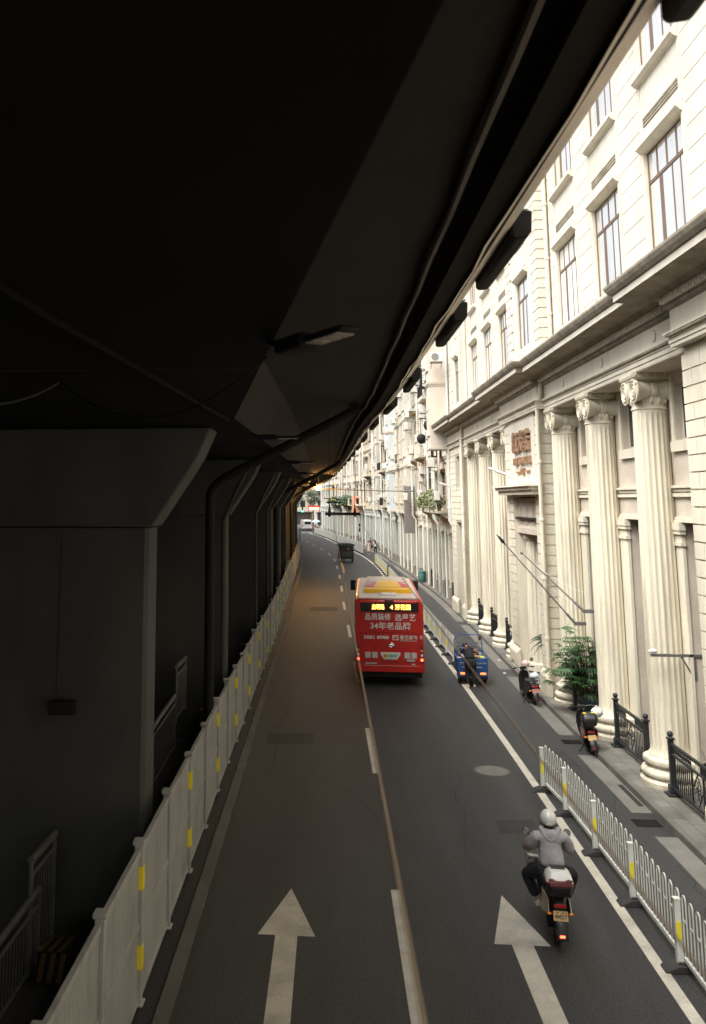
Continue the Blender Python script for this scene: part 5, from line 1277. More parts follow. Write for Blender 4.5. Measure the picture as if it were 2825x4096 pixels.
# things lying on the parked scooters
t = thing('bag', 'pale blue plastic bag on the seat of the farther parked scooter', 'bag', (6.32,29.3,.78)); mb = MB(); mb.ball((0,0,.08), (.15,.13,.1), 12, 8); mb.ball((.05,.06,.13), (.08,.09,.07), 10, 6); mb.build('sack', M['blue_bag'], t, local=True, smooth=60)
t = thing('crash_helmet', 'pinkish white round helmet hanging on the farther parked scooter bars', 'helmet', (6.2,30.0,1.12)); mb = MB(); mb.ball((0,0,0), (.11,.13,.11), 14, 8, -30, 90); mb.build('shell', mat('pink helmet', (.75,.5,.47), .3, coat=.4), t, local=True, smooth=60)
mb = MB(); mb.box(-.08,.08,.08,.12,-.05,.02); mb.build('visor', M['white_plastic'], t, local=True, bevel=.01)
t = thing('bag', 'cream cloth bag lying beside the top box of the nearer parked scooter', 'bag', (6.78,24.2,.86)); mb = MB(); mb.ball((0,0,.08), (.16,.13,.12), 12, 8); mb.tube([(-.08,0,.16),(0,.02,.24),(.08,0,.15)], .018, 6); mb.build('sack', M['white_bag'], t, local=True, smooth=60)

# rider
J = dict(pelvis=(0,.5,.86), waist=(0,.53,1.02), chest=(0,.6,1.24), neck=(0,.66,1.38), head=(0,.71,1.49), look=(0,1,-.1),
  shL=(-.2,.6,1.31), shR=(.2,.6,1.31), elL=(-.31,.7,1.08), elR=(.31,.7,1.06), wrL=(-.345,.87,1.03), wrR=(.33,.88,1.02), haL=(-.3,.955,1.035), haR=(.3,.955,1.03),
  hipL=(-.1,.52,.82), hipR=(.1,.52,.82), knL=(-.36,.86,.68), knR=(.36,.86,.7), anL=(-.2,.72,.34), anR=(.2,.74,.34), toL=(-.22,.9,.29), toR=(.22,.92,.29))
rider, RV = person('person in grey hoodie and silver helmet riding the scooter', (3.2,13.87,0), RB, J, top=M['hoodie'], trousers=M['black_cloth'], sleeve=.97, top_r=.032, hair=False, shoe=M['white_shoe'], slim=1.2)
mb = MB()
pts = []
for k in range(13):
    a = PI*(-.12+1.24*k/12); pts.append((.13*math.cos(a), .60-.1*math.sin(a)+.02, 1.41-.14*math.sin(a)**2))
mb.tube(pts, [.03+.022*math.sin(PI*k/12) for k in range(13)], 10); mb.ball((0,.535,1.31), (.12,.05,.1), 12, 8)
mb.build('hood', M['hoodie'], rider, local=True, smooth=60)
mb = MB(); mb.ball((0,.71,1.525), (.126,.148,.135), 22, 12, -30, 90); 
h = mb.build('helmet', M['helmet'], rider, local=True, smooth=60)
mb = MB(); mb.lathe([(.122,-.075),(.128,-.07),(.128,-.055),(.12,-.05)], (0,.71,1.53), 22); mb.build('helmet_trim', M['black_plastic'], h, local=True)
mb = MB(); mb.prism([(-.05,.572,1.475),(.05,.572,1.475),(.045,.566,1.5),(-.045,.566,1.5)], (0,-.008,0)); mb.build('helmet_badge', M['white_paint'], h, local=True)
mb = MB(); mb.ball((0,.66,1.43), (.078,.07,.05), 12, 6); mb.build('hair', M['hair'], rider, local=True, smooth=60)
mb = MB(); mb.tube([(-.352,.84,1.04),(-.352,.86,1.035)], .037, 10); mb.build('wristband', M['ink'], rider, local=True)
t = thing('bag', 'shiny silver bag hanging ahead of the rider’s left knee'.replace('’','\''), 'bag', (3.03,14.72,.62), RB); mb = MB(); mb.prism([(-.07,0,.0),(.07,0,.0),(.1,0,.3),(-.1,0,.32)], (0,.09,0)); mb.build('sack', mat('silver foil', (.5,.5,.48), .25, metal=.8, bump=1, bscale=14), t, local=True, bevel=.02)

# ================================================================== CARGO TRICYCLE, ITS LOAD AND THE MAN LEANING INTO IT
def tricycle(label, loc, rz):
    t = thing('cargo_tricycle', label, 'tricycle', loc, rz)
    for s in (-1,1): wheel(t, s*.42, .28, .25, .13, 'rear_wheel')
    wheel(t, 0, 2.15, .25, .09, 'front_wheel')
    mb = MB(); mb.box(-.5,.5,-.08,1.2,.42,.46); mb.box(-.52,-.49,-.08,1.2,.46,.88); mb.box(.49,.52,-.08,1.2,.46,.88); mb.box(-.52,.52,1.17,1.2,.46,.98); mb.tube([(-.53,-.09,.89),(-.53,1.2,.89)], .018, 6); mb.tube([(.53,-.09,.89),(.53,1.2,.89)], .018, 6); mb.build('bed', M['trike_blue'], t, local=True)
    mb = MB(); mb.box(-.5,.5,-.12,-.09,.46,.9)
    for z0, z1 in ((.8,.84),(.66,.7),(.54,.57)):
        for x0, x1 in ((-.46,-.06),(.06,.46)): mb.box(x0,x1,-.135,-.1205,z0,z1)
    mb.tube([(-.5,-.105,.905),(.5,-.105,.905)], .016, 6); tg = mb.build('tailgate', M['trike_blue'], t, local=True, bevel=.006)
    mb = MB()
    for x0, x1, z in ((.1,.16,.75),(.2,.3,.745),(.34,.45,.745),(-.45,-.3,.745),(-.26,-.12,.745),(.1,.3,.6),(-.4,-.2,.6)): mb.box(x0,x1,-.1235,-.1205,z,z+.022)
    mb.build('tailgate_marks', M['bus_grey'], tg, local=True)
    mb = MB(); mb.box(-.5,.5,-.12,-.02,.28,.44); mb.build('rear_bumper', M['trike_blue'], t, local=True, bevel=.01)
    mb = MB(); mb.box(-.46,.46,-.1,2.0,.24,.29); mb.box(-.12,.12,1.2,2.1,.2,.32); mb.box(-.5,.5,-.11,-.03,.2,.275); mb.build('chassis', M['dark_steel'], t, local=True)
    for s in (-1,1):
        mb = MB(); mb.box(s*.34-.1,s*.34+.1,-.145,-.1205,.36,.43); l = mb.build('tail_light', M['orange_light'], t, local=True, bevel=.006)
        mb = MB(); mb.box(s*.34-.03,s*.34+.03,-.149,-.1455,.37,.42); mb.build('brake_lens', M['red_light'], l, local=True)
    mb = MB(); mb.box(-.12,.12,-.14,-.1205,.24,.3); mb.build('number_plate', M['bus_grey'], t, local=True)
    mb = MB(); mb.box(-.28,.28,1.25,1.6,.5,.6); mb.build('seat', M['black_plastic'], t, local=True, bevel=.03)
    mb = MB(); mb.tube([(-.5,1.2,.9),(-.5,1.24,1.3),(-.42,1.26,1.48),(-.3,1.27,1.52),(.3,1.27,1.52),(.42,1.26,1.48),(.5,1.24,1.3),(.5,1.2,.9)], .018, 8); mb.tube([(-.5,1.24,1.22),(.5,1.24,1.22)], .012, 6); mb.build('hoop', M['trike_blue'], t, local=True, smooth=40)
    mb = MB(); mb.prism([(-.3,1.95,.35),(.3,1.95,.35),(.26,1.9,.95),(-.26,1.9,.95)], (0,.05,0)); mb.build('front_shield', M['trike_blue'], t, local=True, bevel=.02)
    mb = MB(); mb.tube([(-.36,1.7,1.0),(-.1,1.85,1.02),(.1,1.85,1.02),(.36,1.7,1.0)], .014, 6); mb.tube([(0,1.85,1.0),(0,2.15,.25)], .03, 8); mb.build('handlebar', M['black_plastic'], t, local=True)
    for s in (-1,1):
        mb = MB(); mb.tube([(s*.3,1.74,1.02),(s*.48,1.75,1.3)], .008, 6); mb.box(s*.5-.06,s*.5+.06,1.74,1.76,1.24,1.42); mb.build('mirror', M['white_plastic'] if s < 0 else M['maroon'], t, local=True, bevel=.008)
    for s in (-1,1):
        mb = MB(); mb.lathe([(.3,-.08),(.3,.08),(.285,.08),(.285,-.08)], (s*.42,.28,.25), 20, 'X', cap=False); 
    return t
TX, TY, TZ = 4.82, 32.12, R(-2)
tricycle('blue cargo tricycle with orange tail lamps parked by the end of the barred fence', (TX,TY,0), TZ)
def cargo(name, label, cat, fn, m, x, y, z, rz=0, bevel=.01):
    t = thing(name, label, cat, (TX+x,TY+y,z), rz); mb = MB(); fn(mb); mb.build('body', m, t, local=True, bevel=bevel)
cargo('board', 'bright green board standing in the blue tricycle bed', 'board', lambda m: m.prism([(-.14,0,0),(.16,0,0),(.18,.06,.5),(-.1,.06,.55)], (0,.02,0)), M['green_card'], .2, .75, .46, .1)
cargo('carton', 'brown cardboard carton in the blue tricycle bed', 'box', lambda m: m.box(-.13,.13,-.13,.13,0,.46), M['cardboard'], .17, .3, .46, .2)
cargo('bag', 'coral coloured bag at the tailgate of the blue tricycle', 'bag', lambda m: m.box(-.13,.13,-.08,.08,0,.44), M['coral_bag'], .34, .05, .46, .1, .04)
cargo('bag', 'lime green bag behind the coral one in the blue tricycle', 'bag', lambda m: m.box(-.1,.1,-.08,.08,0,.46), M['lime_bag'], .38, .25, .47, -.2, .04)
cargo('sack', 'grey open sack slumped at the right side of the blue tricycle bed', 'bag', lambda m: m.ball((0,0,.25), (.16,.22,.32), 12, 8), M['grey_steel'], .36, .6, .46, 0, 0)
cargo('bag', 'white bundle at the left side of the blue tricycle bed', 'bag', lambda m: m.ball((0,0,.2), (.16,.3,.3), 12, 8), M['white_bag'], -.33, .45, .46, 0, 0)
J = dict(pelvis=(0,0,.88), waist=(0,.1,1.02), chest=(-.02,.3,1.2), neck=(-.05,.42,1.28), head=(-.08,.53,1.3), look=(-.1,.5,-.9),
  shL=(-.2,.28,1.2), shR=(.2,.3,1.19), elL=(-.34,.4,1.0), elR=(.37,.42,1.05), wrL=(-.22,.62,.93), wrR=(.22,.62,1.0), haL=(-.17,.7,.9), haR=(.15,.66,.93),
  hipL=(-.09,.0,.84), hipR=(.09,.0,.84), knL=(-.1,.05,.46), knR=(.1,.03,.46), anL=(-.1,-.02,.09), anR=(.12,.0,.09), toL=(-.14,.13,.03), toR=(.15,.15,.03))
person('person in black t-shirt and trousers bending over the blue tricycle bed', (4.68,31.68,0), R(0), J, top=M['black_cloth'], trousers=M['black_cloth'], sleeve=.6, shoe=M['white_shoe'], slim=1.18)

# ================================================================== BUS
BX, BY, BA = 1.9, 31.5, R(-2.2)
bus = thing('city_bus', 'red city bus seen from behind with white advertising characters', 'bus', (BX,BY,0), BA)
W, LB = 1.2, 8.6
mb = MB(); rows = []
for y, w, zb, zt in [(.0,1.17,.5,2.88),(.05,1.19,.48,2.93),(.3,W,.42,2.97),(2.0,W,.38,2.98),(LB-.4,W,.38,2.98),(LB-.05,W-.03,.42,2.92),(LB,W-.08,.5,2.85)]:
    r_ = .12; rows.append([(-w,y,zb),(-w,y,zt-r_),(-w+.035,y,zt-.035),(-w+r_,y,zt),(w-r_,y,zt),(w-.035,y,zt-.035),(w,y,zt-r_),(w,y,zb)])
mb.sweep(rows, close=True); body = mb.build('body', M['bus_red'], bus, local=True, smooth=30)
def shell(name, m, polys, par=bus, d=.012, y=0, bevel=0):
    mb = MB()
    for pl in polys: mb.prism([(x,y-d,z) for x, z in pl], (0,d-.0005,0))
    return mb.build(name, m, par, local=True, bevel=bevel)
def rect(x0,x1,z0,z1): return [(x0,z0),(x1,z0),(x1,z1),(x0,z1)]
# roof skin, roof rim, air conditioner with its yellow and red cover
mb = MB(); mb.sweep([[(-1.06,y,2.985 if y > .2 else 2.955),(1.06,y,2.985 if y > .2 else 2.955),(1.06,y,3.0),(-1.06,y,3.0)] for y in (.1,.3,LB-.5)], close=True); mb.build('roof', M['bus_roof'], bus, local=True)
mb = MB(); rows = []
for y, w, z in [(1.75,.86,3.06),(1.95,.86,3.16),(2.5,.82,3.3),(4.6,.8,3.36),(5.4,.7,3.15)]: rows.append([(-w,y,3.0),(-w,y,z-.05),(-w+.12,y,z),(w-.12,y,z),(w,y,z-.05),(w,y,3.0)])
mb.sweep(rows, close=True); ac = mb.build('roof_unit', M['bus_roof'], bus, local=True, smooth=30)
mb = MB(); rows = []
for y, w, z in [(1.68,.89,3.02),(1.7,.89,3.14),(1.95,.89,3.18)]: rows.append([(-w,y,2.999),(-w,y,z),(w,y,z),(w,y,2.999)])
mb.sweep(rows, close=True); mb.prism([(-.5,1.95,3.175),(.5,1.95,3.175),(.36,2.5,3.31),(.3,3.1,3.33),(-.3,3.1,3.33),(-.36,2.5,3.31)], (0,0,.02)); mb.build('yellow_cover', M['bus_yellow'], ac, local=True)
for s in (-1,1):
    mb = MB(); mb.prism([(s*.53,2.0,3.185),(s*.8,2.02,3.18),(s*.66,2.62,3.306),(s*.4,2.62,3.312)], (0,0,.014)); mb.build('red_cover', M['bus_red'], ac, local=True)
mb = MB(); mb.box(-.28,.3,.95,1.5,3.0,3.05); mb.build('roof_hatch', M['white_plastic'], bus, local=True, bevel=.04)
mb = MB(); mb.box(-.15,.17,-.045,.02,2.86,2.955); mb.build('rear_camera', M['maroon'], bus, local=True, bevel=.02)
for s in (-1,1):
    mb = MB(); mb.ball((s*1.0,-.01,2.88), (.04,.03,.04), 8, 6); mb.build('marker_lamp', M['red_lens'], bus, local=True, smooth=60)
# rear window band with led display
shell('rear_window', M['glass_dark'], [rect(-1.0,1.02,2.53,2.84)])
led = shell('led_display', M['black_plastic'], [rect(-.72,.78,2.55,2.82)], d=.016)
for body_, x, w_ in (('启明路',-.38,.44),('4',.09,.11),('芳花园',.48,.54)):
    mb = MB(); text_mesh(mb, body_, .2, (x,-.0175,2.685), (1,0,0), (0,0,1), ext=.0006, fat=.002, width=w_); mb.build('led_characters', M['led'], led, local=True)
def words(parts, m=M['white_paint'], name='lettering', par=body):
    mb = MB()
    for s_, x0, x1, zc, h, fat in parts: text_mesh(mb, s_, h, ((x0+x1)/2,-.0125,zc), (1,0,0), (0,0,1), ext=.0008, fat=fat, width=x1-x0)
    return mb.build(name, m, par, local=True)
words([('品质装修',-.85,.05,2.345,.25,.004),('选星艺',.2,.92,2.33,.25,.004)]); words([('34年老品牌',-.66,.73,2.035,.27,.004)]); words([('3881 8988',-.9,-.03,1.655,.15,.004)]); words([('星艺装饰',.36,.96,1.66,.15,.003)])
mb = MB(); mb.prism([(x,-.0125,z) for x, z in rect(.1,.31,1.57,1.74)], (0,.01,0)); mb.build('logo_tile', M['white_paint'], body, local=True)
mb = MB(); mb.tube([(.14,-.014,1.6),(.15,-.014,1.66),(.19,-.014,1.7),(.25,-.014,1.695),(.29,-.014,1.64)], .016, 6); mb.box(.17,.26,-.0145,-.013,1.6,1.65); mb.build('logo_mark', M['bus_red'], body, local=True)
mb = MB(); mb.box(.37,.95,-.0125,-.002,1.545,1.56); mb.build('logo_underline', M['white_paint'], body, local=True)
mb = MB(); mb.tube([(.05+.11*math.cos(R(a)),-.025,1.405+.065*math.sin(R(a))) for a in range(30,340,20)], .014, 6); mb.tube([(.05-.1,-.025,1.4),(.06,-.025,1.42),(.16,-.025,1.39)], .016, 6); mb.build('emblem', M['chrome'], bus, local=True, smooth=40)
for x0, x1 in ((-.86,-.66),(-.62,-.43),(.5,.7),(.74,.93)):
    mb = MB(); mb.box(x0,x1,-.02,-.002,.96,1.16); g = mb.build('vent', M['bus_grey'], bus, local=True)
    mb = MB()
    for k in range(7): mb.box(x0+.01,x1-.01,-.026,-.0205,.97+k*.027,.985+k*.027)
    mb.build('vent_slats', M['white_plastic'], g, local=True)
mb = MB(); mb.box(.58,.86,-.02,-.002,.86,.93); mb.build('rear_sticker', M['bus_grey'], bus, local=True)
pl = shell('plate_recess', M['white_plastic'], [[(-.32,1.16),(.36,1.16),(.37,1.08),(.24,.92),(-.2,.92),(-.32,1.08)]], d=.02)
mb = MB(); mb.box(-.22,.26,-.027,-.0205,.97,1.11); p2 = mb.build('number_plate', M['plate_green'], pl, local=True)
mb = MB(); mb.box(-.21,-.1,-.0285,-.0275,.98,1.1); mb.build('plate_corner', M['bus_yellow'], p2, local=True)
mb = MB(); text_mesh(mb, '03201D', .1, (.08,-.029,1.04), (1,0,0), (0,0,1), ext=.0005, fat=.002, width=.3); text_mesh(mb, '粤A', .08, (-.155,-.0295,1.04), (1,0,0), (0,0,1), ext=.0005, fat=.001, width=.09); mb.build('plate_digits', M['plate_ink'], p2, local=True)
mb = MB(); mb.box(-1.14,1.14,-.03,.02,.5,.7); mb.box(-1.0,1.0,-.035,-.0,.7,.715); mb.build('bumper', M['bus_red'], bus, local=True, bevel=.02)
mb = MB(); mb.box(-.85,-.44,-.0365,-.03,.715,.722); mb.box(-.9,.95,-.0385,-.0355,.7,.712); mb.build('bumper_trim', M['bus_grey'], bus, local=True)
mb = MB(); mb.box(-.85,-.46,-.02,-.002,.76,.8); mb.box(.74,.86,-.02,-.002,.74,.79); mb.build('maker_badge', M['bus_grey'], bus, local=True)
for s in (-1,1):
    mb = MB(); mb.box(s*1.1-.05,s*1.1+.05,-.012,-.0,.8,1.45); lc = mb.build('lamp_cluster', M['maroon'], bus, local=True)
    for z, m_ in ((1.38,M['red_lens']),(1.22,M['amber_lens']),(1.07,M['white_lens']),(.92,M['red_light'])):
        mb = MB(); mb.lathe([(.048,-.0125),(.048,-.025),(.02,-.03),(.001,-.03)], (s*1.1,0,z), 16, 'Y', cap=False); mb.build('lamp', m_, lc, local=True, smooth=40)
mb = MB()
for x0,x1,z0,z1 in ((-1.0,1.02,1.815,1.827),(-1.0,1.02,.82,.832),(-1.0,-.988,.832,1.815),(1.008,1.02,.832,1.815),(-1.02,1.03,2.48,2.49),(-1.03,-1.02,1.86,2.48),(1.03,1.04,1.86,2.48)): mb.box(x0,x1,-.004,-.0005,z0,z1)
mb.build('hatch_seam', M['maroon'], body, local=True)
mb = MB(); mb.box(1.05,1.14,-.014,-.0,1.62,1.74); mb.build('rear_notice', mat('pink notice', (.7,.35,.32), .5), bus, local=True)
for s in (-1,1):
    mb = MB()
    for k in range(5):
        y0 = 1.1+k*1.35; mb.box(min(s*1.2005,s*1.206),max(s*1.2005,s*1.206),y0,y0+1.22,1.55,2.5)
    mb.build('side_window', M['glass_dark'], bus, local=True)
    wheel(bus, s*1.02, 2.35, .46, .28, 'rear_wheel'); wheel(bus, s*1.02, 6.7, .46, .26, 'front_wheel')
    mb = MB(); mb.tube([(s*1.15,LB-.05,2.75),(s*1.4,LB+.15,2.85)], .025, 6); mb.box(s*1.4-.11,s*1.4+.11,LB+.05,LB+.2,2.4,2.85); mb.build('wing_mirror', M['black_plastic'], bus, local=True, bevel=.04)
mb = MB(); mb.box(-1.1,1.1,.1,LB-.1,.3,.5); mb.build('underbody', M['interior'], bus, local=True)
for s in (-1,1):
    mb = MB(); mb.box(s*1.0-.16,s*1.0+.16,1.75,1.77,.08,.45); mb.build('mud_flap', M['rubber'], bus, local=True)

# ================================================================== FAR TRAFFIC AND PEOPLE
ct = thing('covered_tricycle', 'dark green canopied tricycle in the far lane', 'tricycle', (1.35,92.6,0), R(8))
for s in (-1,1): wheel(ct, s*.6, .3, .28, .14, 'rear_wheel')
wheel(ct, 0, 2.2, .28, .1, 'front_wheel')
mb = MB(); mb.box(-.72,.72,.0,1.7,.3,1.05); mb.box(-.72,-.66,.0,1.7,1.05,1.75); mb.box(.66,.72,.0,1.7,1.05,1.75); mb.build('cabin', M['black_plastic'], ct, local=True, bevel=.03)
mb = MB(); rows = []
for y in (-.1,.9,2.1): rows.append([(-.82,y,1.72),(-.7,y,1.86),(0,y,1.93),(.7,y,1.86),(.82,y,1.72),(.8,y,1.66),(-.8,y,1.66)])
mb.sweep(rows, close=True); mb.build('canopy', M['green_canvas'], ct, local=True)
mb = MB(); mb.box(-.6,.6,-.03,-.002,.6,1.0); mb.build('tail_panel', M['green_canvas'], ct, local=True)
mb = MB(); mb.box(-.655,.655,.02,.06,1.051,1.7); mb.build('rear_curtain', M['black_plastic'], ct, local=True)
mb = MB(); mb.box(-.64,.64,.3,1.2,1.05,1.2); mb.build('bench', M['black_plastic'], ct, local=True)
mb = MB(); mb.box(.1,.18,-.04,-.031,1.35,1.43); mb.build('white_tag', M['white_paint'], ct, local=True)
mb = MB(); mb.box(-.03,.03,-.04,-.031,.45,.5); mb.build('reflector', M['red_lens'], ct, local=True)
vn = thing('van', 'white van at the far end of the road', 'van', (-5.5,186,0), R(14))
mb = MB(); rows = []
for y, w, zt in [(0,.86,2.1),(.12,.92,2.26),(.5,.93,2.3),(3.2,.93,2.28),(3.9,.9,1.5),(4.6,.86,1.2),(4.75,.8,.9)]: rows.append([(-w,y,.4),(-w,y,1.1),(-w*.9,y,zt-.08),(-w*.8,y,zt),(w*.8,y,zt),(w*.9,y,zt-.08),(w,y,1.1),(w,y,.4)])
mb.sweep(rows, close=True); mb.build('body', M['van_white'], vn, local=True, smooth=35)
mb = MB(); mb.prism([(-.66,-.03,1.35),(.66,-.03,1.35),(.72,-.03,1.55),(.64,-.03,1.9),(-.64,-.03,1.9),(-.72,-.03,1.55)], (0,.025,0)); mb.build('rear_window', M['glass_dark'], vn, local=True)
mb = MB(); mb.box(-.9,.9,-.06,.1,.32,.5); mb.build('bumper', M['black_plastic'], vn, local=True)
mb = MB(); mb.box(-.2,.2,-.03,-.0,.85,.95); mb.build('number_plate', M['bus_grey'], vn, local=True)
for s in (-1,1):
    wheel(vn, s*.78, .9, .32, .2, 'rear_wheel'); wheel(vn, s*.78, 3.8, .32, .2, 'front_wheel')
    mb = MB(); mb.box(s*.85-.06,s*.85+.06,-.03,.05,1.0,1.3); mb.build('tail_light', M['red_lens'], vn, local=True)
WALK = dict(pelvis=(0,0,.9), waist=(0,0,1.05), chest=(0,0,1.28), neck=(0,.01,1.43), head=(0,.02,1.53), shL=(-.17,0,1.36), shR=(.17,0,1.36), elL=(-.21,-.05,1.1), elR=(.21,.04,1.1), wrL=(-.2,.06,.88), wrR=(.2,.12,.9), haL=(-.2,.08,.8), haR=(.2,.15,.82),
  hipL=(-.08,0,.86), hipR=(.08,0,.86), knL=(-.09,.08,.48), knR=(.09,-.03,.48), anL=(-.09,.1,.09), anR=(.09,-.2,.12), toL=(-.1,.23,.03), toR=(.1,-.08,.04))
person('person with long hair in beige dress walking beside a friend', (4.15,105.6,0), R(170), WALK, top=M['beige_cloth'], skirt=M['beige_cloth'], shoe=M['white_shoe'], long_hair=True, slim=.9)
person('person with long hair in white shirt and black trousers by the arcade', (4.95,106.2,0), R(10), WALK, top=M['white_cloth'], trousers=M['black_cloth'], shoe=M['black_cloth'], long_hair=True, slim=.9)
t = thing('bag', 'dark shoulder bag between the two walking people', 'bag', (4.5,106.0,.75)); mb = MB(); mb.box(-.13,.13,-.08,.08,0,.3); mb.tube([(-.1,0,.3),(0,0,.62),(.1,0,.3)], .012, 5); mb.build('pouch', M['black_cloth'], t, local=True, bevel=.03)
SIT = dict(pelvis=(0,.45,.85), waist=(0,.48,1.0), chest=(0,.55,1.22), neck=(0,.6,1.36), head=(0,.64,1.47), shL=(-.18,.56,1.29), shR=(.18,.56,1.29), elL=(-.28,.7,1.08), elR=(.28,.7,1.08), wrL=(-.3,.88,1.02), wrR=(.3,.88,1.02), haL=(-.28,.95,1.03), haR=(.28,.95,1.03),
  hipL=(-.1,.48,.82), hipR=(.1,.48,.82), knL=(-.2,.85,.75), knR=(.2,.85,.75), anL=(-.15,.82,.34), anR=(.15,.82,.34), toL=(-.15,.97,.29), toR=(.15,.97,.29))
scooter('scooter', 'pale scooter left of the far white van', (-8.3,183,0), R(10), M['white_plastic'], M['white_plastic'], M['plate_yellow'], None, stand=False)
person('person in dark clothes riding the pale scooter left of the far van', (-8.3,183,0), R(10), SIT, top=M['black_cloth'], trousers=M['black_cloth'], shoe=M['black_cloth'], sleeve=1.5)
rt = thing('rickshaw', 'red brown tricycle under a pale blue umbrella right of the far van', 'tricycle', (-3.7,181,0), R(12))
for s in (-1,1): wheel(rt, s*.5, .3, .27, .12, 'rear_wheel')
wheel(rt, 0, 1.9, .27, .09, 'front_wheel')
mb = MB(); mb.box(-.6,.6,.0,1.2,.4,.95); mb.box(-.08,.08,1.2,1.9,.35,.5); mb.build('body', M['red_brown'], rt, local=True, bevel=.04)
mb = MB(); mb.box(-.3,.3,1.15,1.4,.7,.8); mb.build('seat', M['black_plastic'], rt, local=True, bevel=.03)
mb = MB(); mb.tube([(-.3,1.6,1.0),(0,1.7,1.02),(.3,1.6,1.0)], .015, 6); mb.tube([(0,1.7,1.0),(0,1.9,.27)], .025, 6); mb.build('handlebar', M['black_plastic'], rt, local=True)
um = thing('umbrella', 'pale blue umbrella over the far red brown tricycle', 'umbrella', (-3.65,181.6,.9))
mb = MB(); mb.lathe([(.95,1.1),(.75,1.3),(.4,1.45),(.02,1.52)], n=10, cap=False); mb.build('canopy', M['sky_blue_cloth'], um, local=True)
mb = MB(); mb.tube([(0,0,0),(0,0,1.55)], .015, 6); mb.build('shaft', M['chrome'], um, local=True)
person('person sitting on the far red brown tricycle under the umbrella', (-3.7,181.65,-.05), R(12), SIT, top=M['white_cloth'], trousers=M['black_cloth'], shoe=M['black_cloth'])

# far junction: cross street buildings, trees, signals, shop sign
for i, (x0,x1,y,h,c,lb) in enumerate([(-34,-15,240,13,(.16,.14,.12),'dim brown block across the far junction'),(-15,-5,232,15,(.35,.32,.27),'grey cream block behind the far white van'),(-5,4,226,17,(.5,.46,.39),'pale block above the far umbrella')]):
    t = thing('distant_building', lb, 'building', (x0,y,0)); m_ = mat('distant wall', c, .9, var=.2, vscale=.4)
    hs = [(x0+1+q*2.6, x0+2.3+q*2.6, 4.6+f*3.4, 6.4+f*3.4) for q in range(int((x1-x0-1.5)/2.6)) for f in range(3)]
    mb = MB(); facade(mb, lambda u,w,z: (u,y-w,z), x0, x1, 0, h, hs, .3); mb.quad((x0,y,0),(x0,y+12,0),(x0,y+12,h),(x0,y,h)); mb.quad((x1,y,0),(x1,y+12,0),(x1,y+12,h),(x1,y,h)); mb.quad((x0,y,h),(x1,y,h),(x1,y+12,h),(x0,y+12,h)); mb.build('wall', m_, t)
    for (a,b,c1,d) in hs:
        mb = MB(); mb.quad((a,y+.28,c1),(b,y+.28,c1),(b,y+.28,d),(a,y+.28,d)); mb.build('window', M['glass_dark'], t)
    mb = MB(); mb.box(x0+.5,x1-.5,y-.6,y-.005,3.4,3.9); mb.build('shop_awning', m_, t)
    mb = MB(); mb.box(x0+.8,x1-.8,y-.06,y-.005,.1,3.2); mb.build('shopfront', M['door_dark'], t)
def tree(x, y, h, r, seed, lb):
    t = thing('street_tree', lb, 'tree', (x,y,0)); r_ = random.Random(seed)
    mb = MB(); mb.tube([(x,y,0),(x+.1,y,h*.35),(x-.05,y+.1,h*.6)], [.2,.15,.1], 8)
    for k in range(5): a = k*1.3; mb.tube([(x,y,h*.45),(x+math.cos(a)*r*.4,y+math.sin(a)*r*.4,h*.65),(x+math.cos(a)*r*.7,y+math.sin(a)*r*.7,h*.8)], [.08,.05,.02], 5)
    mb.build('trunk', M['stem'], t)
    mb = MB()
    for k in range(12):
        a = r_.random()*6.3; q = r_.random(); leafmass(mb, (x+math.cos(a)*r*.6*q, y+math.sin(a)*r*.6*q, h*(.62+.36*r_.random())), (r*.4,r*.4,r*.3), 130, .22, seed*20+k)
    mb.build('crown', M['leaf_dark'], t)
tree(-9.5, 214, 8.5, 3, 1, 'dark leafy tree above the green signal'); tree(-5.0, 212, 9.5, 2.6, 2, 'dark leafy tree beside the red shop sign'); tree(-14, 216, 8, 3, 3, 'dark leafy tree by the far piers')
t = thing('traffic_light', 'green traffic signal hanging at the far junction', 'traffic light', (-6.6,185.5,4.1))
mb = MB(); mb.box(-.16,.16,0,.2,-.25,.9); mb.build('housing', M['black_plastic'], t, local=True)
mb = MB(); mb.lathe([(.001,-.03),(.13,-.02),(.13,.0)], (0,0,0), 14, 'Y'); mb.build('green_lens', M['green_light'], t, local=True)
mb = MB(); mb.tube([(0,.1,.9),(0,.1,3.3)], .04, 6); mb.build('hanger', M['dark_steel'], t, local=True)
t = thing('shop_sign', 'glowing red horizontal shop sign at the far junction', 'sign', (-4.3,200,4.5)); mb = MB(); mb.box(-1.3,1.0,0,.3,-.25,.3); mb.build('panel', M['neon'], t, local=True)
mb = MB(); mb.box(-1.5,1.2,.3,.4,-.35,.75); mb.build('backing', M['red_brown'], t, local=True)
mb = MB(); mb.tube([(-1.4,.35,-4.5),(-1.4,.35,.6)], .07, 6); mb.tube([(1.1,.35,-4.5),(1.1,.35,.6)], .07, 6); mb.build('post', M['dark_steel'], t, local=True)

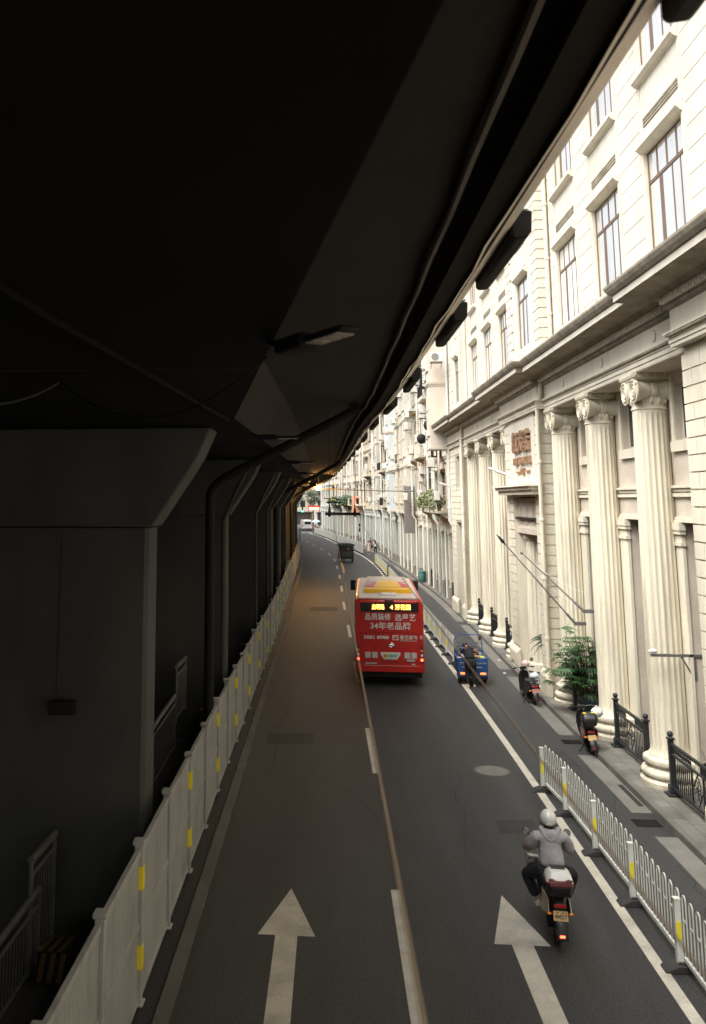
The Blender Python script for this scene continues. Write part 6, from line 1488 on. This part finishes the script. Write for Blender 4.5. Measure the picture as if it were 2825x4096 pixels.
# ================================================================== PLANTS BESIDE THE HOTEL DOOR AND THE LEANING BICYCLE
def fan_leaf(mb, c, d, s, r_):
    d = Vector(d).normalized(); a = d.cross(Vector((0,0,1))); a = a.normalized() if a.length > .05 else Vector((1,0,0)); n_ = a.cross(d)
    for k in range(11):
        an = R(-75+150*k/10+r_.uniform(-5,5)); v = (d*math.cos(an)+a*math.sin(an)); L = s*(.75+.25*math.cos(an))*r_.uniform(.85,1.1)
        w = v.cross(n_).normalized()*L*.065; c0 = Vector(c); m = c0+v*L*.5+n_*L*.06; e = c0+v*L - Vector((0,0,L*.22))
        mb.add([c0, m+w, e, m-w], [(0,1,2,3)])
t = thing('palm_plant', 'bushy green fan leaved palm behind the gate post', 'plant', (7.6,27.6,.15)); r_ = random.Random(21)
mb = MB(); ml = MB()
for k in range(22):
    bx, by = 7.55+r_.uniform(-.2,.2), 27.6+r_.uniform(-.25,.25); h = r_.uniform(.8,2.0); tx, ty = bx+r_.uniform(-.62,.1), by+r_.uniform(-.4,.4)
    mb.tube([(bx,by,.55),((bx+tx)/2,(by+ty)/2,.5+h*.6),(tx,ty,.4+h)], [.016,.014,.01], 5)
    for j in range(5):
        a = r_.random()*6.28; zz = .4+h*(1-.16*j); d = Vector((math.cos(a),math.sin(a),r_.uniform(-.1,.8)))
        p = Vector((tx,ty,zz)); q = p+d.normalized()*r_.uniform(.2,.36); mb.tube([tuple(p),tuple(q)], .006, 4); fan_leaf(ml, q, d+Vector((0,0,-.25)), r_.uniform(.32,.48), r_)
mb.build('stem', M['stem'], t); ml.build('foliage', M['leaf'], t)
mb = MB(); mb.lathe([(.2,.15),(.3,.5),(.33,.62),(.3,.64),(.27,.6)], (7.6,27.6,0), 20); mb.build('pot', M['pot'], t, smooth=40)
t = thing('cycad', 'drooping feathery palm in the hotel doorway', 'plant', (7.35,31.4,.15)); r_ = random.Random(4)
mb = MB(); ml = MB()
mb.lathe([(.17,.15),(.24,.5),(.26,.62),(.22,.63)], (7.35,31.4,0), 16); mb.build('pot', M['interior'], t, smooth=40)
mb = MB(); mb.tube([(7.35,31.4,.6),(7.35,31.4,1.5)], [.13,.1], 10); mb.build('trunk', M['stem'], t)
for k in range(22):
    a = 2*PI*k/22+r_.uniform(-.1,.1); el = r_.uniform(.5,1.3); pts = []
    for j in range(9):
        u = j/8; rr = .75*u; pts.append(Vector((7.35+math.cos(a)*rr*.9, 31.4+math.sin(a)*rr, 1.5+el*.75*u-1.0*u*u*.75)))
    ml.tube([tuple(p) for p in pts], [.01-.007*j/8 for j in range(9)], 4)
    for j in range(1,9):
        d = (pts[j]-pts[j-1]).normalized(); s = d.cross(Vector((0,0,1))).normalized()
        for q in (0,.5):
            p = pts[j-1].lerp(pts[j],q)
            for sg in (-1,1): L = .24*math.sin(PI*min(1,(j+q)/9+.12)); w = d*.026; ml.add([p-w, p+w, p+(s*sg*.9+d*.5)*L-Vector((0,0,.05))], [(0,1,2)])
ml.build('foliage', M['leaf_dark'], t)
t = thing('bicycle', 'bicycle leaning behind the nearest black iron railing', 'bicycle', (7.55,18.6,.15), R(0))
def bwheel(y):
    mb = MB(); mb.tube([(0,y+.31*math.cos(2*PI*k/24),.33+.31*math.sin(2*PI*k/24)) for k in range(25)], .018, 6, cap=False); w = mb.build('wheel', M['rubber'], t, local=True)
    mb = MB()
    for k in range(12): mb.tube([(0,y,.33),(0,y+.3*math.cos(2*PI*k/12),.33+.3*math.sin(2*PI*k/12))], .003, 3)
    mb.build('spokes', M['chrome'], w, local=True)
bwheel(-.5); bwheel(.55)
mb = MB()
for a, b in [((0,-.5,.33),(0,-.12,.3)),((0,-.12,.3),(0,-.2,.78)),((0,-.5,.33),(0,-.19,.72)),((0,-.12,.3),(0,.34,.72)),((0,-.19,.72),(0,.32,.8)),((0,.32,.85),(0,.55,.33)),((0,.34,.72),(0,.3,.98))]: mb.tube([a,b], .018, 6)
mb.build('frame', M['dark_steel'], t, local=True)
mb = MB(); mb.tube([(-.28,.16,1.08),(-.18,.28,1.1),(0,.31,.99),(.18,.28,1.1),(.28,.16,1.08)], .012, 6); mb.tube([(-.2,.28,1.1),(-.24,.3,1.3)], .008, 5); mb.build('handlebar', M['chrome'], t, local=True)
mb = MB(); mb.prism([(-.08,-.32,.8),(.08,-.32,.8),(.03,-.02,.8),(-.03,-.02,.8)], (0,0,.05)); mb.build('saddle', M['black_plastic'], t, local=True, bevel=.015)
mb = MB(); mb.box(-.14,.14,.45,.75,.7,.72); mb.box(-.14,.14,.74,.75,.72,.92); mb.box(-.14,.14,.45,.46,.72,.92); mb.box(-.14,-.13,.46,.74,.72,.92); mb.box(.13,.14,.46,.74,.72,.92); mb.build('basket', M['dark_steel'], t, local=True)

t = thing('litter_bin', 'small teal litter bin on the kerb by the arcade behind the bus', 'bin', (6.75,69.0,.15))
mb = MB(); mb.lathe([(.2,0),(.24,.05),(.27,.7),(.25,.74)], n=14); mb.build('body', mat('teal plastic', (.06,.2,.18), .5, var=.2), t, local=True, smooth=40)
mb = MB(); mb.lathe([(.28,.745),(.28,.8),(.15,.9),(.02,.93)], n=14); mb.build('lid', mat('dark teal plastic', (.03,.11,.1), .5), t, local=True, smooth=40)
# ================================================================== CAMERA AND LIGHT
F, CX, CY, HC, PITCH, YAW = 1947.5, 578.6, 852.68, 6.4219, R(8.118), R(-5.09)
cd = bpy.data.cameras.new('camera'); cam = bpy.data.objects.new('camera', cd); COL.objects.link(cam); sc.camera = cam
cam.location = (0,0,HC); cam.rotation_euler = (R(90)+PITCH, 0, -YAW)
cd.sensor_fit = 'AUTO'; cd.sensor_width = 36; cd.lens = 36*F/2314; cd.shift_x = (798-CX)/2314; cd.shift_y = (CY-1157)/2314
cd.clip_start = .05; cd.clip_end = 2000
cd.dof.use_dof = True; cd.dof.focus_distance = 30; cd.dof.aperture_fstop = 2.2

w = bpy.data.worlds.new('World'); sc.world = w; w.use_nodes = True
nt = w.node_tree; bg = nt.nodes['Background']; sk = nt.nodes.new('ShaderNodeTexSky'); sk.sky_type = 'NISHITA'; sk.sun_disc = False
SD = Vector((-.44,-.3,.85)).normalized()
sk.sun_elevation = math.asin(SD.z); sk.sun_rotation = math.atan2(SD.x, SD.y)
sk.air_density = 1.0; sk.dust_density = 6; sk.ozone_density = .6; sk.altitude = 20
hs = nt.nodes.new('ShaderNodeHueSaturation'); hs.inputs['Saturation'].default_value = .2
nt.links.new(sk.outputs[0], hs.inputs['Color']); nt.links.new(hs.outputs[0], bg.inputs[0]); bg.inputs[1].default_value = .14
sl = bpy.data.lights.new('sun', 'SUN'); sl.energy = 1.9; sl.angle = R(50); sl.color = (1,.95,.86)
so = bpy.data.objects.new('sun', sl); COL.objects.link(so); so.rotation_euler = SD.to_track_quat('Z','Y').to_euler()
so.location = (-10,-10,40)
sc.view_settings.view_transform = 'Standard'; sc.view_settings.look = 'None'; sc.view_settings.exposure = 1.38; sc.view_settings.gamma = 1
sc.view_settings.use_curve_mapping = False
sc.cycles.use_denoising = True
try: sc.cycles.denoiser = 'OPENIMAGEDENOISE'
except Exception: pass
sc.cycles.max_bounces = 8; sc.cycles.diffuse_bounces = 5; sc.cycles.glossy_bounces = 4; sc.cycles.sample_clamp_indirect = 6
